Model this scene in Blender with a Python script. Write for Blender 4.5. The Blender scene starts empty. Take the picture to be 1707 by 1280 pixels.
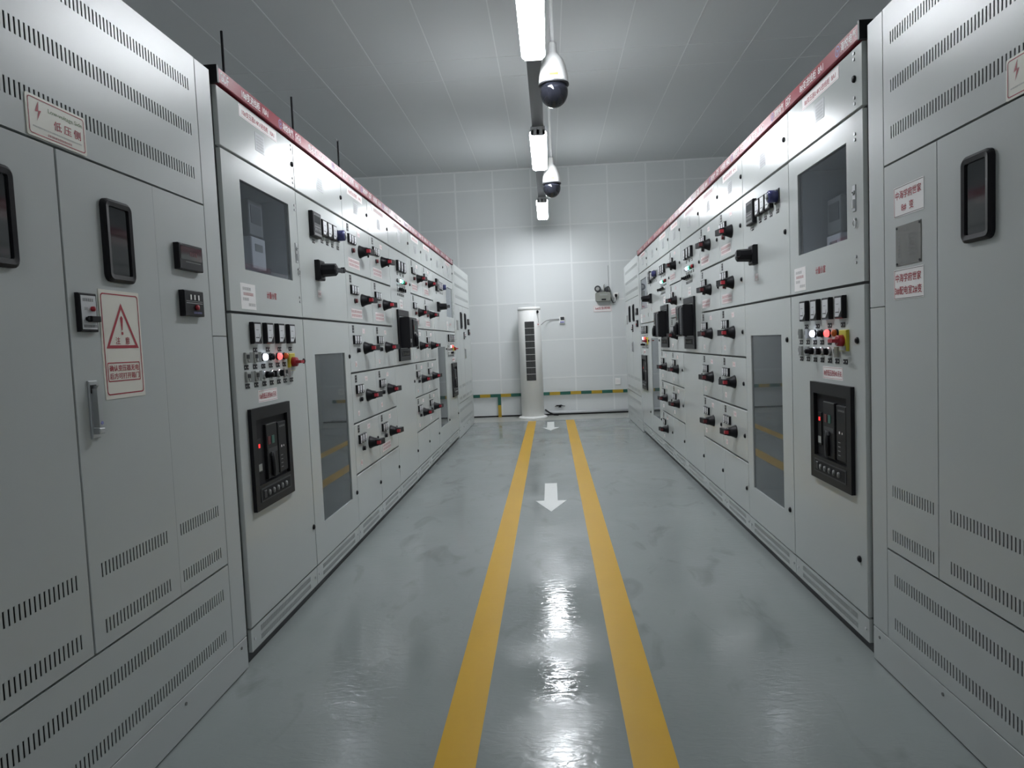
import bpy, math, random
from mathutils import Matrix, Vector

# ------------------------------------------------------------------ camera, world, exposure
SC = bpy.context.scene
COL = SC.collection
PI = math.pi
EYE = 1.271
F_PX, YAW, PITCH, ROLL = 1142.87, 0.0583, 0.0604, -0.0424


def make_camera():
    fw = Vector((-math.sin(YAW) * math.cos(PITCH), math.cos(YAW) * math.cos(PITCH), -math.sin(PITCH)))
    r0 = Vector((math.cos(YAW), math.sin(YAW), 0))
    u0 = r0.cross(fw)
    r = r0 * math.cos(ROLL) + u0 * math.sin(ROLL)
    u = -r0 * math.sin(ROLL) + u0 * math.cos(ROLL)
    cd = bpy.data.cameras.new('camera')
    cd.sensor_fit = 'HORIZONTAL'
    cd.sensor_width = 36.0
    cd.lens = F_PX * 36.0 / 1707.0
    cd.clip_start = 0.05
    co = bpy.data.objects.new('camera', cd)
    COL.objects.link(co)
    m = Matrix((r, u, -fw)).transposed().to_4x4()
    m.translation = Vector((0, 0, EYE))
    co.matrix_world = m
    SC.camera = co


make_camera()
W = bpy.data.worlds.new('world')
SC.world = W
W.use_nodes = True
W.node_tree.nodes['Background'].inputs[0].default_value = (0.5, 0.55, 0.6, 1)
W.node_tree.nodes['Background'].inputs[1].default_value = 0.02
VS = SC.view_settings
VS.view_transform = 'Standard'
VS.look = 'None'
VS.gamma = 1.0
VS.use_curve_mapping = False
VS.exposure = 0.10
TUBE_POWER = 60.0            # emission of the fluorescent tubes
SC.cycles.use_denoising = True
SC.cycles.max_bounces = 10
SC.cycles.diffuse_bounces = 5
SC.cycles.sample_clamp_indirect = 6.0
SC.cycles.caustics_reflective = True

# ------------------------------------------------------------------ materials
M = {}


def mat(name, col, rough=0.5, metal=0.0, emit=0.0, bump=0.0, bscale=300.0, spec=0.5, var=0.0, vscale=3.0):
    m = bpy.data.materials.new(name)
    m.use_nodes = True
    nt = m.node_tree
    b = nt.nodes['Principled BSDF']
    b.inputs['Base Color'].default_value = (*col, 1)
    b.inputs['Roughness'].default_value = rough
    b.inputs['Metallic'].default_value = metal
    b.inputs['Specular IOR Level'].default_value = spec
    if emit:
        b.inputs['Emission Color'].default_value = (*col, 1)
        b.inputs['Emission Strength'].default_value = emit
    if bump or var:
        tc = nt.nodes.new('ShaderNodeTexCoord')
    if bump:
        n = nt.nodes.new('ShaderNodeTexNoise')
        n.inputs['Scale'].default_value = bscale
        n.inputs['Detail'].default_value = 2
        bp = nt.nodes.new('ShaderNodeBump')
        bp.inputs['Strength'].default_value = bump
        bp.inputs['Distance'].default_value = 0.001
        nt.links.new(tc.outputs['Object'], n.inputs['Vector'])
        nt.links.new(n.outputs['Fac'], bp.inputs['Height'])
        nt.links.new(bp.outputs['Normal'], b.inputs['Normal'])
    if var:
        n2 = nt.nodes.new('ShaderNodeTexNoise')
        n2.inputs['Scale'].default_value = vscale
        n2.inputs['Detail'].default_value = 4
        mp = nt.nodes.new('ShaderNodeMapRange')
        mp.inputs['To Min'].default_value = 1 - var
        mp.inputs['To Max'].default_value = 1 + var
        mx = nt.nodes.new('ShaderNodeVectorMath')
        mx.operation = 'SCALE'
        mx.inputs[0].default_value = col
        nt.links.new(tc.outputs['Object'], n2.inputs['Vector'])
        nt.links.new(n2.outputs['Fac'], mp.inputs['Value'])
        nt.links.new(mp.outputs['Result'], mx.inputs['Scale'])
        nt.links.new(mx.outputs['Vector'], b.inputs['Base Color'])
    M[name] = m
    return m


mat('paint', (0.49, 0.515, 0.503), 0.19, bump=0.10, bscale=500, var=0.02, spec=0.6)
mat('enclosure_paint', (0.49, 0.515, 0.508), 0.31, bump=0.16, bscale=420, var=0.02, spec=0.5)
mat('gap_shade', (0.10, 0.105, 0.105), 0.6)  # carcass front coloured dark, painting in the shade of the door gaps
mat('inside', (0.36, 0.38, 0.40), 0.5)
mat('hollow_shade', (0.02, 0.02, 0.02), 0.9)  # near-black colour painted in for the shade behind slots and in holes
mat('red_strip', (0.25, 0.015, 0.032), 0.30, spec=0.28)
mat('black', (0.009, 0.009, 0.011), 0.42, spec=0.22)
mat('black_matt', (0.014, 0.014, 0.016), 0.6, spec=0.2)
mat('dark_grey', (0.040, 0.042, 0.046), 0.45, spec=0.3)
mat('mid_grey', (0.17, 0.175, 0.17), 0.5)
mat('lens', (0.015, 0.017, 0.02), 0.06, spec=0.5)
mat('dial', (0.62, 0.63, 0.65), 0.3)
mat('white', (0.78, 0.78, 0.77), 0.4)
mat('plastic_white', (0.92, 0.92, 0.90), 0.3)
mat('sticker', (0.86, 0.84, 0.83), 0.35)
mat('sign', (0.80, 0.77, 0.69), 0.35)
mat('ink_red', (0.37, 0.018, 0.035), 0.5)
mat('ink_black', (0.03, 0.03, 0.03), 0.5)
mat('ink_grey', (0.25, 0.25, 0.25), 0.5)
mat('ink_pink', (0.60, 0.25, 0.27), 0.5)
mat('ink_green', (0.20, 0.28, 0.14), 0.5)
mat('ink_white', (0.80, 0.78, 0.78), 0.5)
mat('ink_blue', (0.25, 0.25, 0.50), 0.5)
mat('red', (0.36, 0.016, 0.03), 0.4)
mat('dark_red', (0.11, 0.012, 0.016), 0.45)
mat('orange', (0.55, 0.13, 0.02), 0.35)
mat('yellow', (0.55, 0.48, 0.04), 0.4)
mat('green', (0.02, 0.22, 0.12), 0.4)
mat('blue_clear', (0.045, 0.05, 0.15), 0.10)
mat('lit_white', (0.75, 0.80, 1.0), 0.4, emit=6)
mat('lit_red', (1.0, 0.06, 0.06), 0.4, emit=3.5)
mat('lit_green', (0.15, 1.0, 0.6), 0.4, emit=2.5)
mat('led_red', (1.0, 0.03, 0.03), 0.4, emit=1.2)
mat('steel', (0.55, 0.56, 0.57), 0.28, metal=1.0)
mat('plate', (0.20, 0.20, 0.19), 0.3, metal=0.6)
mat('faint_plate', (0.42, 0.44, 0.45), 0.35, metal=0.3)
mat('grey_plastic', (0.33, 0.34, 0.32), 0.4)
mat('clear_flap', (0.55, 0.57, 0.56), 0.12)
mat('copper', (0.35, 0.09, 0.06), 0.35)
mat('trunking', (0.16, 0.165, 0.18), 0.5)
mat('tube', (0.93, 0.96, 1.0), 0.4, emit=TUBE_POWER)
mat('fixture', (0.75, 0.76, 0.78), 0.35)
mat('dome_white', (0.72, 0.73, 0.72), 0.35)
mat('dome_dark', (0.012, 0.013, 0.018), 0.06)
mat('bus_green', (0.02, 0.12, 0.09), 0.4)
mat('bus_yellow', (0.50, 0.33, 0.03), 0.4)
mat('line_yellow', (0.57, 0.33, 0.012), 0.34, spec=0.25, bump=0.25, bscale=40, var=0.07, vscale=2.5)
mat('arrow_white', (0.80, 0.82, 0.80), 0.28, bump=0.2, bscale=40, var=0.04)
mat('emergency', (0.27, 0.28, 0.25), 0.45)
mat('wall_panel', (0.74, 0.765, 0.765), 0.5, bump=0.15, bscale=120, var=0.04, vscale=0.7)
mat('wall_seam', (0.84, 0.86, 0.86), 0.45)
mat('ceiling_panel', (0.54, 0.56, 0.565), 0.38, var=0.03, vscale=0.8)
mat('ceiling_seam', (0.66, 0.68, 0.68), 0.4)
mat('tile', (0.42, 0.43, 0.40), 0.25, var=0.06)
mat('grout', (0.16, 0.16, 0.15), 0.7)


def glass(name, tint, gloss, film, haze):
    m = bpy.data.materials.new(name)
    m.use_nodes = True
    nt = m.node_tree
    for n in list(nt.nodes):
        nt.nodes.remove(n)
    out = nt.nodes.new('ShaderNodeOutputMaterial')
    tr = nt.nodes.new('ShaderNodeBsdfTransparent')
    tr.inputs['Color'].default_value = (*tint, 1)
    gl = nt.nodes.new('ShaderNodeBsdfGlossy')
    gl.inputs['Roughness'].default_value = 0.02
    gl.inputs['Color'].default_value = (0.9, 0.92, 0.95, 1)
    fr = nt.nodes.new('ShaderNodeFresnel')
    ge = nt.nodes.new('ShaderNodeNewGeometry')
    sg = nt.nodes.new('ShaderNodeMath')          # same reflectance on both faces of the sheet
    sg.operation = 'MULTIPLY_ADD'
    sg.inputs[1].default_value = -2.0
    sg.inputs[2].default_value = 1.0
    pw = nt.nodes.new('ShaderNodeMath')
    pw.operation = 'POWER'
    pw.inputs[0].default_value = gloss
    nt.links.new(ge.outputs['Backfacing'], sg.inputs[0])
    nt.links.new(sg.outputs[0], pw.inputs[1])
    nt.links.new(pw.outputs[0], fr.inputs['IOR'])
    df = nt.nodes.new('ShaderNodeBsdfDiffuse')
    df.inputs['Color'].default_value = (*film, 1)
    m0 = nt.nodes.new('ShaderNodeMixShader')
    m0.inputs[0].default_value = haze
    nt.links.new(tr.outputs[0], m0.inputs[1])
    nt.links.new(df.outputs[0], m0.inputs[2])
    mx = nt.nodes.new('ShaderNodeMixShader')
    nt.links.new(fr.outputs[0], mx.inputs[0])
    nt.links.new(m0.outputs[0], mx.inputs[1])
    nt.links.new(gl.outputs[0], mx.inputs[2])
    nt.links.new(mx.outputs[0], out.inputs[0])
    M[name] = m


glass('pane', (0.90, 0.92, 0.95), 1.30, (0.15, 0.16, 0.17), 0.10)
glass('pane_dark', (0.60, 0.62, 0.64), 1.42, (0.125, 0.14, 0.14), 0.55)


def floor_material():
    m = bpy.data.materials.new('epoxy')
    m.use_nodes = True
    nt = m.node_tree
    L = nt.links.new
    N = nt.nodes.new
    b = nt.nodes['Principled BSDF']
    tc = N('ShaderNodeTexCoord')

    def noise(scale, detail, stretch=(1, 1, 1), dist=0.0):
        mp = N('ShaderNodeMapping')
        mp.inputs['Scale'].default_value = stretch
        n = N('ShaderNodeTexNoise')
        n.inputs['Scale'].default_value = scale
        n.inputs['Detail'].default_value = detail
        n.inputs['Distortion'].default_value = dist
        L(tc.outputs['Object'], mp.inputs['Vector'])
        L(mp.outputs['Vector'], n.inputs['Vector'])
        return n

    big = noise(0.9, 4)
    mid = noise(5.0, 6, (1, 0.45, 1), 1.0)
    r1 = N('ShaderNodeValToRGB')
    r1.color_ramp.elements[0].position = 0.3
    r1.color_ramp.elements[0].color = (0.235, 0.262, 0.258, 1)
    r1.color_ramp.elements[1].position = 0.72
    r1.color_ramp.elements[1].color = (0.275, 0.300, 0.296, 1)
    L(big.outputs['Fac'], r1.inputs['Fac'])
    r2 = N('ShaderNodeValToRGB')          # scuffs
    r2.color_ramp.elements[0].position = 0.27
    r2.color_ramp.elements[0].color = (0.62, 0.62, 0.62, 1)
    r2.color_ramp.elements[1].position = 0.42
    r2.color_ramp.elements[1].color = (1, 1, 1, 1)
    L(mid.outputs['Fac'], r2.inputs['Fac'])
    mx = N('ShaderNodeMix')
    mx.data_type = 'RGBA'
    mx.blend_type = 'MULTIPLY'
    mx.inputs[0].default_value = 0.6
    L(r1.outputs['Color'], mx.inputs[6])
    L(r2.outputs['Color'], mx.inputs[7])
    L(mx.outputs[2], b.inputs['Base Color'])
    rr = N('ShaderNodeMapRange')
    rr.inputs['From Min'].default_value = 0.40
    rr.inputs['From Max'].default_value = 0.60
    rr.inputs['To Min'].default_value = 0.06
    rr.inputs['To Max'].default_value = 0.26
    rn = noise(1.7, 3)
    L(rn.outputs['Fac'], rr.inputs['Value'])
    L(rr.outputs['Result'], b.inputs['Roughness'])
    bn = noise(30, 4, (0.55, 1.35, 1), 0.9)
    bp = N('ShaderNodeBump')
    bp.inputs['Strength'].default_value = 0.30
    bp.inputs['Distance'].default_value = 0.0042
    L(bn.outputs['Fac'], bp.inputs['Height'])
    L(bp.outputs['Normal'], b.inputs['Normal'])
    b.inputs['Specular IOR Level'].default_value = 0.32
    M['epoxy'] = m


floor_material()


# ------------------------------------------------------------------ mesh builder
_txt = {}


def text_geom(s):
    if s not in _txt:
        cu = bpy.data.curves.new('t', 'FONT')
        cu.body = s
        cu.size = 1.0
        cu.resolution_u = 2
        ob = bpy.data.objects.new('t', cu)
        COL.objects.link(ob)
        dg = bpy.context.evaluated_depsgraph_get()
        me = bpy.data.meshes.new_from_object(ob.evaluated_get(dg))
        vs = [(v.co.x, v.co.y) for v in me.vertices]
        fs = [tuple(p.vertices) for p in me.polygons]
        bpy.data.objects.remove(ob)
        bpy.data.curves.remove(cu)
        bpy.data.meshes.remove(me)
        if vs:
            x0 = min(v[0] for v in vs)
            x1 = max(v[0] for v in vs)
            y0 = min(v[1] for v in vs)
            y1 = max(v[1] for v in vs)
            vs = [((v[0] - x0) / (x1 - x0), (v[1] - y0) / max(1e-6, y1 - y0)) for v in vs]
            _txt[s] = (vs, fs)
        else:
            _txt[s] = ([], [])
    return _txt[s]


class MB:
    """collects shapes; front of everything faces -y"""

    def __init__(s):
        s.v, s.f, s.m, s.sm, s.mats = [], [], [], [], []

    def mi(s, name):
        if name not in s.mats:
            s.mats.append(name)
        return s.mats.index(name)

    def face(s, pts, m, smooth=False):
        b = len(s.v)
        s.v += [tuple(p) for p in pts]
        s.f.append(tuple(range(b, b + len(pts))))
        s.m.append(s.mi(m))
        s.sm.append(smooth)

    def mesh(s, vs, fs, m, smooth=False):
        b = len(s.v)
        s.v += [tuple(p) for p in vs]
        k = s.mi(m)
        for f in fs:
            s.f.append(tuple(b + i for i in f))
            s.m.append(k)
            s.sm.append(smooth)

    def box(s, x0, x1, y0, y1, z0, z1, m, c=0.0):
        """box; c chamfers the edges of its front (y0) face"""
        v = [(x0 + c, y0, z0 + c), (x1 - c, y0, z0 + c), (x1 - c, y0, z1 - c), (x0 + c, y0, z1 - c)]
        yb = y0 + c
        fs = [(0, 1, 2, 3)]
        if c:
            v += [(x0, yb, z0), (x1, yb, z0), (x1, yb, z1), (x0, yb, z1)]
            fs += [(4, 5, 1, 0), (5, 6, 2, 1), (6, 7, 3, 2), (7, 4, 0, 3)]
            o = 4
        else:
            o = 0
        n = len(v)
        v += [(x0, y1, z0), (x1, y1, z0), (x1, y1, z1), (x0, y1, z1)]
        fs += [(n, n + 1, o + 1, o), (n + 1, n + 2, o + 2, o + 1), (n + 2, n + 3, o + 3, o + 2), (n + 3, n, o, o + 3),
               (n + 3, n + 2, n + 1, n)]
        s.mesh(v, fs, m)

    def prism(s, pts, y0, y1, m, axis='y'):
        """polygon pts (x,z) counter-clockwise seen from the front, from y0 (front) to y1; axis 'z': pts (x,y), y0..y1 are z"""
        n = len(pts)
        if axis == 'y':
            v = [(p[0], y0, p[1]) for p in pts] + [(p[0], y1, p[1]) for p in pts]
        else:
            v = [(p[0], p[1], y1) for p in pts] + [(p[0], p[1], y0) for p in pts]
        fs = [tuple(range(n)), tuple(range(2 * n - 1, n - 1, -1))]
        for i in range(n):
            j = (i + 1) % n
            fs.append((i, n + i, n + j, j))
        s.mesh(v, fs, m)

    def lathe(s, prof, c, axis, m, n=20, smooth=True):
        """prof [(r, t)] along axis from centre c; axis a unit vector"""
        a = Vector(axis).normalized()
        t = Vector((0, 0, 1)) if abs(a.z) < 0.9 else Vector((1, 0, 0))
        e1 = a.cross(t).normalized()
        e2 = a.cross(e1)
        c = Vector(c)
        b = len(s.v)
        k = s.mi(m)
        for r, h in prof:
            for i in range(n):
                an = 2 * PI * i / n
                s.v.append(tuple(c + a * h + (e1 * math.cos(an) + e2 * math.sin(an)) * r))
        for j in range(len(prof) - 1):
            for i in range(n):
                i2 = (i + 1) % n
                s.f.append((b + j * n + i, b + j * n + i2, b + (j + 1) * n + i2, b + (j + 1) * n + i))
                s.m.append(k)
                s.sm.append(smooth)
        for j, rev in ((0, True), (len(prof) - 1, False)):
            if prof[j][0] > 1e-5:
                q = [b + j * n + i for i in range(n)]
                s.f.append(tuple(q[::-1] if rev else q))
                s.m.append(k)
                s.sm.append(False)

    def cyl(s, c, r, y0, y1, m, n=16, r2=None):
        """cylinder whose axis runs out of the front: c=(x,z), from y0 (back) out to y1"""
        s.lathe([(r, 0), (r if r2 is None else r2, abs(y1 - y0))], (c[0], y0, c[1]), (0, -1 if y1 < y0 else 1, 0), m, n)

    def tube(s, path, r, m, n=8):
        P = [Vector(p) for p in path]
        b = len(s.v)
        k = s.mi(m)
        for i, p in enumerate(P):
            d = (P[min(i + 1, len(P) - 1)] - P[max(i - 1, 0)]).normalized()
            t = Vector((0, 0, 1)) if abs(d.z) < 0.9 else Vector((1, 0, 0))
            e1 = d.cross(t).normalized()
            e2 = d.cross(e1)
            for q in range(n):
                an = 2 * PI * q / n
                s.v.append(tuple(p + (e1 * math.cos(an) + e2 * math.sin(an)) * r))
        for i in range(len(P) - 1):
            for q in range(n):
                q2 = (q + 1) % n
                s.f.append((b + i * n + q, b + i * n + q2, b + (i + 1) * n + q2, b + (i + 1) * n + q))
                s.m.append(k)
                s.sm.append(True)
        s.f.append(tuple(b + q for q in range(n))[::-1])
        s.f.append(tuple(b + (len(P) - 1) * n + q for q in range(n)))
        s.m += [k, k]
        s.sm += [False, False]

    def text(s, t, x0, x1, z0, z1, y, m):
        vs, fs = text_geom(t)
        for k in (-1, 1):          # struck twice, a hair apart, for a bold face
            e = k * 0.018 * (z1 - z0)
            s.mesh([(x0 + e + a * (x1 - x0), y - 0.00004 * k, z0 - e * 0.5 + b * (z1 - z0)) for a, b in vs], fs, m)

    def scribble(s, x0, x1, z0, z1, y, m, seed=1):
        """tiny print too small to read: rows of little strokes"""
        rnd = random.Random(seed)
        h = z1 - z0
        x = x0
        while x < x1 - h * 0.5:
            w = h * rnd.uniform(0.55, 0.9)
            for q in range(3):
                zz = z0 + h * (0.08 + 0.38 * q)
                s.face([(x, y, zz), (x + w, y, zz), (x + w, y, zz + h * 0.14), (x, y, zz + h * 0.14)], m)
            xx = x + w * rnd.uniform(0.1, 0.7)
            s.face([(xx, y, z0), (xx + h * 0.16, y, z0), (xx + h * 0.16, y, z1), (xx, y, z1)], m)
            x += w + h * 0.2
    
    def outline(s, x0, x1, z0, z1, t, y, m):
        for a, b, c, d in ((x0, x1, z0, z0 + t), (x0, x1, z1 - t, z1), (x0, x0 + t, z0 + t, z1 - t), (x1 - t, x1, z0 + t, z1 - t)):
            s.face([(a, y, c), (b, y, c), (b, y, d), (a, y, d)], m)

    def round_rect(s, x0, x1, z0, z1, r, n=4):
        p = []
        for cx, cz, a0 in ((x1 - r, z0 + r, -PI / 2), (x1 - r, z1 - r, 0), (x0 + r, z1 - r, PI / 2), (x0 + r, z0 + r, PI)):
            for i in range(n + 1):
                a = a0 + PI / 2 * i / n
                p.append((cx + r * math.cos(a), cz + r * math.sin(a)))
        return p

    def ring(s, outer, inner, y, m, y1=None):
        n = len(outer)
        for i in range(n):
            j = (i + 1) % n
            s.face([(outer[i][0], y, outer[i][1]), (outer[j][0], y, outer[j][1]), (inner[j][0], y, inner[j][1]), (inner[i][0], y, inner[i][1])], m)
            if y1 is not None:
                s.face([(outer[i][0], y1, outer[i][1]), (outer[j][0], y1, outer[j][1]), (outer[j][0], y, outer[j][1]), (outer[i][0], y, outer[i][1])], m)
                s.face([(inner[i][0], y, inner[i][1]), (inner[j][0], y, inner[j][1]), (inner[j][0], y1, inner[j][1]), (inner[i][0], y1, inner[i][1])], m)

    def panel(s, x0, x1, z0, z1, m, rows=(), y=0.0, t=0.018, back=True):
        """sheet-metal panel with real openings. rows: (za, zb, [(xa, xb) ...]) from bottom to top"""
        def q(a, b, c, d):
            if b - a > 1e-6 and d - c > 1e-6:
                s.face([(a, y, c), (b, y, c), (b, y, d), (a, y, d)], m)
        z = z0
        for za, zb, sl in sorted(rows):
            q(x0, x1, z, za)
            x = x0
            for a, b in sl:
                q(x, a, za, zb)
                x = b
                yd = y + (0.002 if b - a < 0.05 else min(t, 0.012))
                s.face([(a, y, za), (b, y, za), (b, yd, za), (a, yd, za)][::-1], m)
                s.face([(a, y, zb), (b, y, zb), (b, yd, zb), (a, yd, zb)], m)
                s.face([(a, y, za), (a, y, zb), (a, yd, zb), (a, yd, za)], m)
                s.face([(b, y, za), (b, y, zb), (b, yd, zb), (b, yd, za)][::-1], m)
            q(x, x1, za, zb)
            z = zb
        q(x0, x1, z, z1)
        for a, b in (((x0, z0), (x1, z0)), ((x1, z0), (x1, z1)), ((x1, z1), (x0, z1)), ((x0, z1), (x0, z0))):
            s.face([(a[0], y, a[1]), (a[0], y + t, a[1]), (b[0], y + t, b[1]), (b[0], y, b[1])], m)
        if back and not rows:
            s.face([(x0, y + t, z0), (x0, y + t, z1), (x1, y + t, z1), (x1, y + t, z0)], m)

    def data(s, name):
        me = bpy.data.meshes.new(name)
        me.from_pydata(s.v, [], s.f)
        for k in s.mats:
            me.materials.append(M[k])
        me.polygons.foreach_set('material_index', s.m)
        me.polygons.foreach_set('use_smooth', s.sm)
        me.update()
        return me


CACHE = {}


def shared(key, fn):
    if key not in CACHE:
        mb = MB()
        fn(mb)
        CACHE[key] = mb.data(str(key if isinstance(key, str) else key[0]))
    return CACHE[key]


def put(name, me, parent=None, loc=(0, 0, 0), label=None, rot=None, scale=None):
    if isinstance(me, MB):
        me = me.data(name)
    o = bpy.data.objects.new(name, me)
    COL.objects.link(o)
    o.location = loc
    if rot:
        o.rotation_euler = rot
    if scale:
        o.scale = scale
    if parent:
        o.parent = parent
    if label:
        o['label'] = label
    return o


def thing(name, label, cat, loc=(0, 0, 0), rz=0.0, group=None):
    o = bpy.data.objects.new(name, None)
    COL.objects.link(o)
    o.location = loc
    o.rotation_euler = (0, 0, rz)
    o.empty_display_size = 0.1
    o['label'] = label
    o['category'] = cat
    if group:
        o['group'] = group
    return o


def tag(o, label, cat, group=None):
    o['label'] = label
    o['category'] = cat
    if group:
        o['group'] = group
    return o


# ------------------------------------------------------------------ the room
BACK, CEIL = 11.75, 4.19
X0, X1, YF = -4.2, 4.2, -5.0


def structure(name, mb, loc=(0, 0, 0)):
    o = put(name, mb, None, loc)
    o['kind'] = 'structure'
    return o


mb = MB()
mb.face([(X0, YF, 0), (X1, YF, 0), (X1, 10.97, 0), (X0, 10.97, 0)], 'epoxy')
mb.face([(X0, 10.97, 0), (X1, 10.97, 0), (X1, BACK, 0), (X0, BACK, 0)], 'tile')
for k in range(13):
    x = -3.83 + 0.62 * k
    mb.face([(x, 10.97, 0.0006), (x + 0.007, 10.97, 0.0006), (x + 0.007, BACK, 0.0006), (x, BACK, 0.0006)], 'grout')
mb.face([(X0, 10.965, 0.0006), (X1, 10.965, 0.0006), (X1, 10.973, 0.0006), (X0, 10.973, 0.0006)], 'grout')
structure('floor', mb)

mb = MB()
mb.face([(X0, YF, CEIL), (X0, BACK, CEIL), (X1, BACK, CEIL), (X1, YF, CEIL)], 'ceiling_panel')
for k in range(13):
    x = -4.28 + 0.6415 * k
    mb.box(max(x - 0.005, X0), x + 0.005, YF, BACK, CEIL - 0.003, CEIL + 0.01, 'ceiling_seam')
for y in (1.3, 7.2, 7.72):
    mb.box(X0, X1, y - 0.004, y + 0.004, CEIL - 0.002, CEIL + 0.01, 'ceiling_seam')
structure('ceiling', mb)

mb = MB()
mb.face([(X0, BACK, 0), (X1, BACK, 0), (X1, BACK, CEIL), (X0, BACK, CEIL)], 'wall_panel')
for k in range(13):
    x = -4.08 + 0.6415 * k
    mb.box(x - 0.013, x + 0.013, BACK - 0.003, BACK + 0.01, 0, CEIL, 'wall_seam')
for k in range(7):
    z = 0.64 + 0.6445 * k
    if z < CEIL:
        mb.box(X0, X1, BACK - 0.0025, BACK + 0.01, z - 0.011, z + 0.011, 'wall_seam')
mb.box(X0, X1, BACK - 0.012, BACK + 0.01, CEIL - 0.025, CEIL, 'wall_seam')
structure('wall_back', mb)
mb = MB()
mb.box(X0, X1, BACK - 0.012, BACK + 0.01, 0.0, 0.022, 'black_matt')
structure('baseboard_back', mb)
for nm, x, s in (('wall_left', X0, 1), ('wall_right', X1, -1)):
    mb = MB()
    p = [(x, YF, 0), (x, BACK, 0), (x, BACK, CEIL), (x, YF, CEIL)]
    mb.face(p[::-1] if s > 0 else p, 'wall_panel')
    structure(nm, mb)
mb = MB()
mb.face([(X0, YF, 0), (X0, YF, CEIL), (X1, YF, CEIL), (X1, YF, 0)], 'wall_panel')
structure('wall_front', mb)

# ------------------------------------------------------------------ small fittings shared by the cabinets


def f_meter(w, h, t=0.018):
    def fn(b):
        b.box(0, w, -t, 0, 0, h, 'black', 0.003)
        k, y = 0.11 * w, -t - 0.0006
        b.mesh([(k, y, k), (w * 0.56, y, k), (w - k, y, h * 0.36), (w - k, y, h - k), (k, y, h - k)], [(0, 1, 2, 3, 4)], 'dial')
        yy = y - 0.0005
        b.box(w * 0.2, w * 0.62, yy, y, h * 0.26, h * 0.30, 'ink_black')
        b.mesh([(w * 0.60, yy, h * 0.22), (w * 0.64, yy, h * 0.22), (w * 0.70, yy, h * 0.46), (w * 0.67, yy, h * 0.46)], [(0, 1, 2, 3)], 'ink_black')
        b.box(w * 0.3, w * 0.6, yy, y, h * 0.62, h * 0.65, 'ink_grey')
        b.cyl((w * 0.82, h * 0.16), w * 0.05, -t, -t - 0.002, 'dark_grey', 10)
    return fn


def f_tag(b):
    b.box(-0.019, 0.019, -0.002, 0, -0.010, 0.010, 'black')
    b.box(-0.014, -0.010, -0.0026, -0.002, -0.003, 0.003, 'ink_white')
    b.box(0.010, 0.014, -0.0026, -0.002, -0.003, 0.003, 'ink_white')


def f_pilot(lens):
    def fn(b):
        b.lathe([(0.0175, 0), (0.0175, 0.006), (0.015, 0.007)], (0, 0, 0), (0, -1, 0), 'black', 16)
        b.lathe([(0.0148, 0.004), (0.0148, 0.017), (0.010, 0.022), (0.0, 0.0235)], (0, 0, 0), (0, -1, 0), lens, 16)
    return fn


def f_selector(b):
    b.lathe([(0.0195, 0), (0.0195, 0.008), (0.016, 0.012)], (0, 0, 0), (0, -1, 0), 'steel', 18)
    b.lathe([(0.0155, 0.008), (0.0155, 0.016)], (0, 0, 0), (0, -1, 0), 'black', 18)
    b.box(-0.0045, 0.0045, -0.028, -0.014, -0.014, 0.014, 'black', 0.001)


def f_knob_long(b):
    f_selector(b)
    b.lathe([(0.012, 0.016), (0.011, 0.045), (0.006, 0.048)], (0, 0, 0), (0, -1, 0), 'black', 14)


def f_terminal(b):
    b.box(-0.017, 0.017, -0.010, 0, -0.022, 0.022, 'grey_plastic', 0.002)
    b.box(-0.011, 0.011, -0.013, -0.010, -0.004, 0.013, 'dark_grey', 0.001)
    b.cyl((0, -0.012), 0.005, -0.010, -0.015, 'steel', 10)
    b.mesh([(0.017, -0.010, -0.022), (0.021, -0.022, -0.022), (0.021, -0.022, 0.022), (0.017, -0.010, 0.022),
            (0.0185, -0.010, -0.022), (0.0225, -0.022, -0.022), (0.0225, -0.022, 0.022), (0.0185, -0.010, 0.022)],
           [(0, 1, 2, 3), (7, 6, 5, 4), (0, 4, 5, 1), (1, 5, 6, 2), (2, 6, 7, 3)], 'clear_flap')


def f_master(s):
    def fn(b):
        b.box(-0.036, 0.036, -0.012, 0, -0.043, 0.043, 'yellow', 0.003)
        b.box(-0.030, 0.030, -0.0128, -0.012, -0.041, -0.022, 'grey_plastic')
        b.lathe([(0.024, 0.012), (0.022, 0.034), (0.018, 0.036)], (0, 0, 0), (0, -1, 0), 'red', 18)
        b.prism([(-0.022, -0.034), (0.022, -0.034), (0.022, -0.062), (-0.022, -0.062)][::-1], -0.007, 0.007, 'red', 'z')
    return fn


def f_lock(b):
    b.lathe([(0.0135, 0), (0.0135, 0.004), (0.010, 0.008), (0.0, 0.009)], (0, 0, 0), (0, -1, 0), 'black', 14)
    b.box(-0.0025, 0.0025, -0.0095, -0.008, -0.006, 0.006, 'dark_grey')


def f_hinge(b):
    b.cyl((0, 0.011), 0.006, 0, -0.004, 'steel', 10)
    b.cyl((0, -0.011), 0.006, 0, -0.004, 'steel', 10)


def f_latch(b):
    b.box(-0.014, 0.014, -0.004, 0, -0.05, 0.05, 'steel', 0.0015)
    b.box(-0.008, 0.008, -0.010, -0.004, -0.038, -0.005, 'steel', 0.002)
    b.cyl((0, 0.022), 0.010, -0.004, -0.009, 'steel', 12)
    b.cyl((0, 0.022), 0.004, -0.009, -0.0095, 'hollow_shade', 8)


def f_ring(b):
    pts = [(0.013 * math.sin(a), -0.006 - 0.002 * math.cos(a), -0.013 + 0.014 * math.cos(a)) for a in [2 * PI * i / 14 for i in range(15)]]
    b.tube(pts, 0.0022, 'steel', 6)
    b.cyl((0, 0.004), 0.005, 0, -0.008, 'steel', 8)


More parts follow.
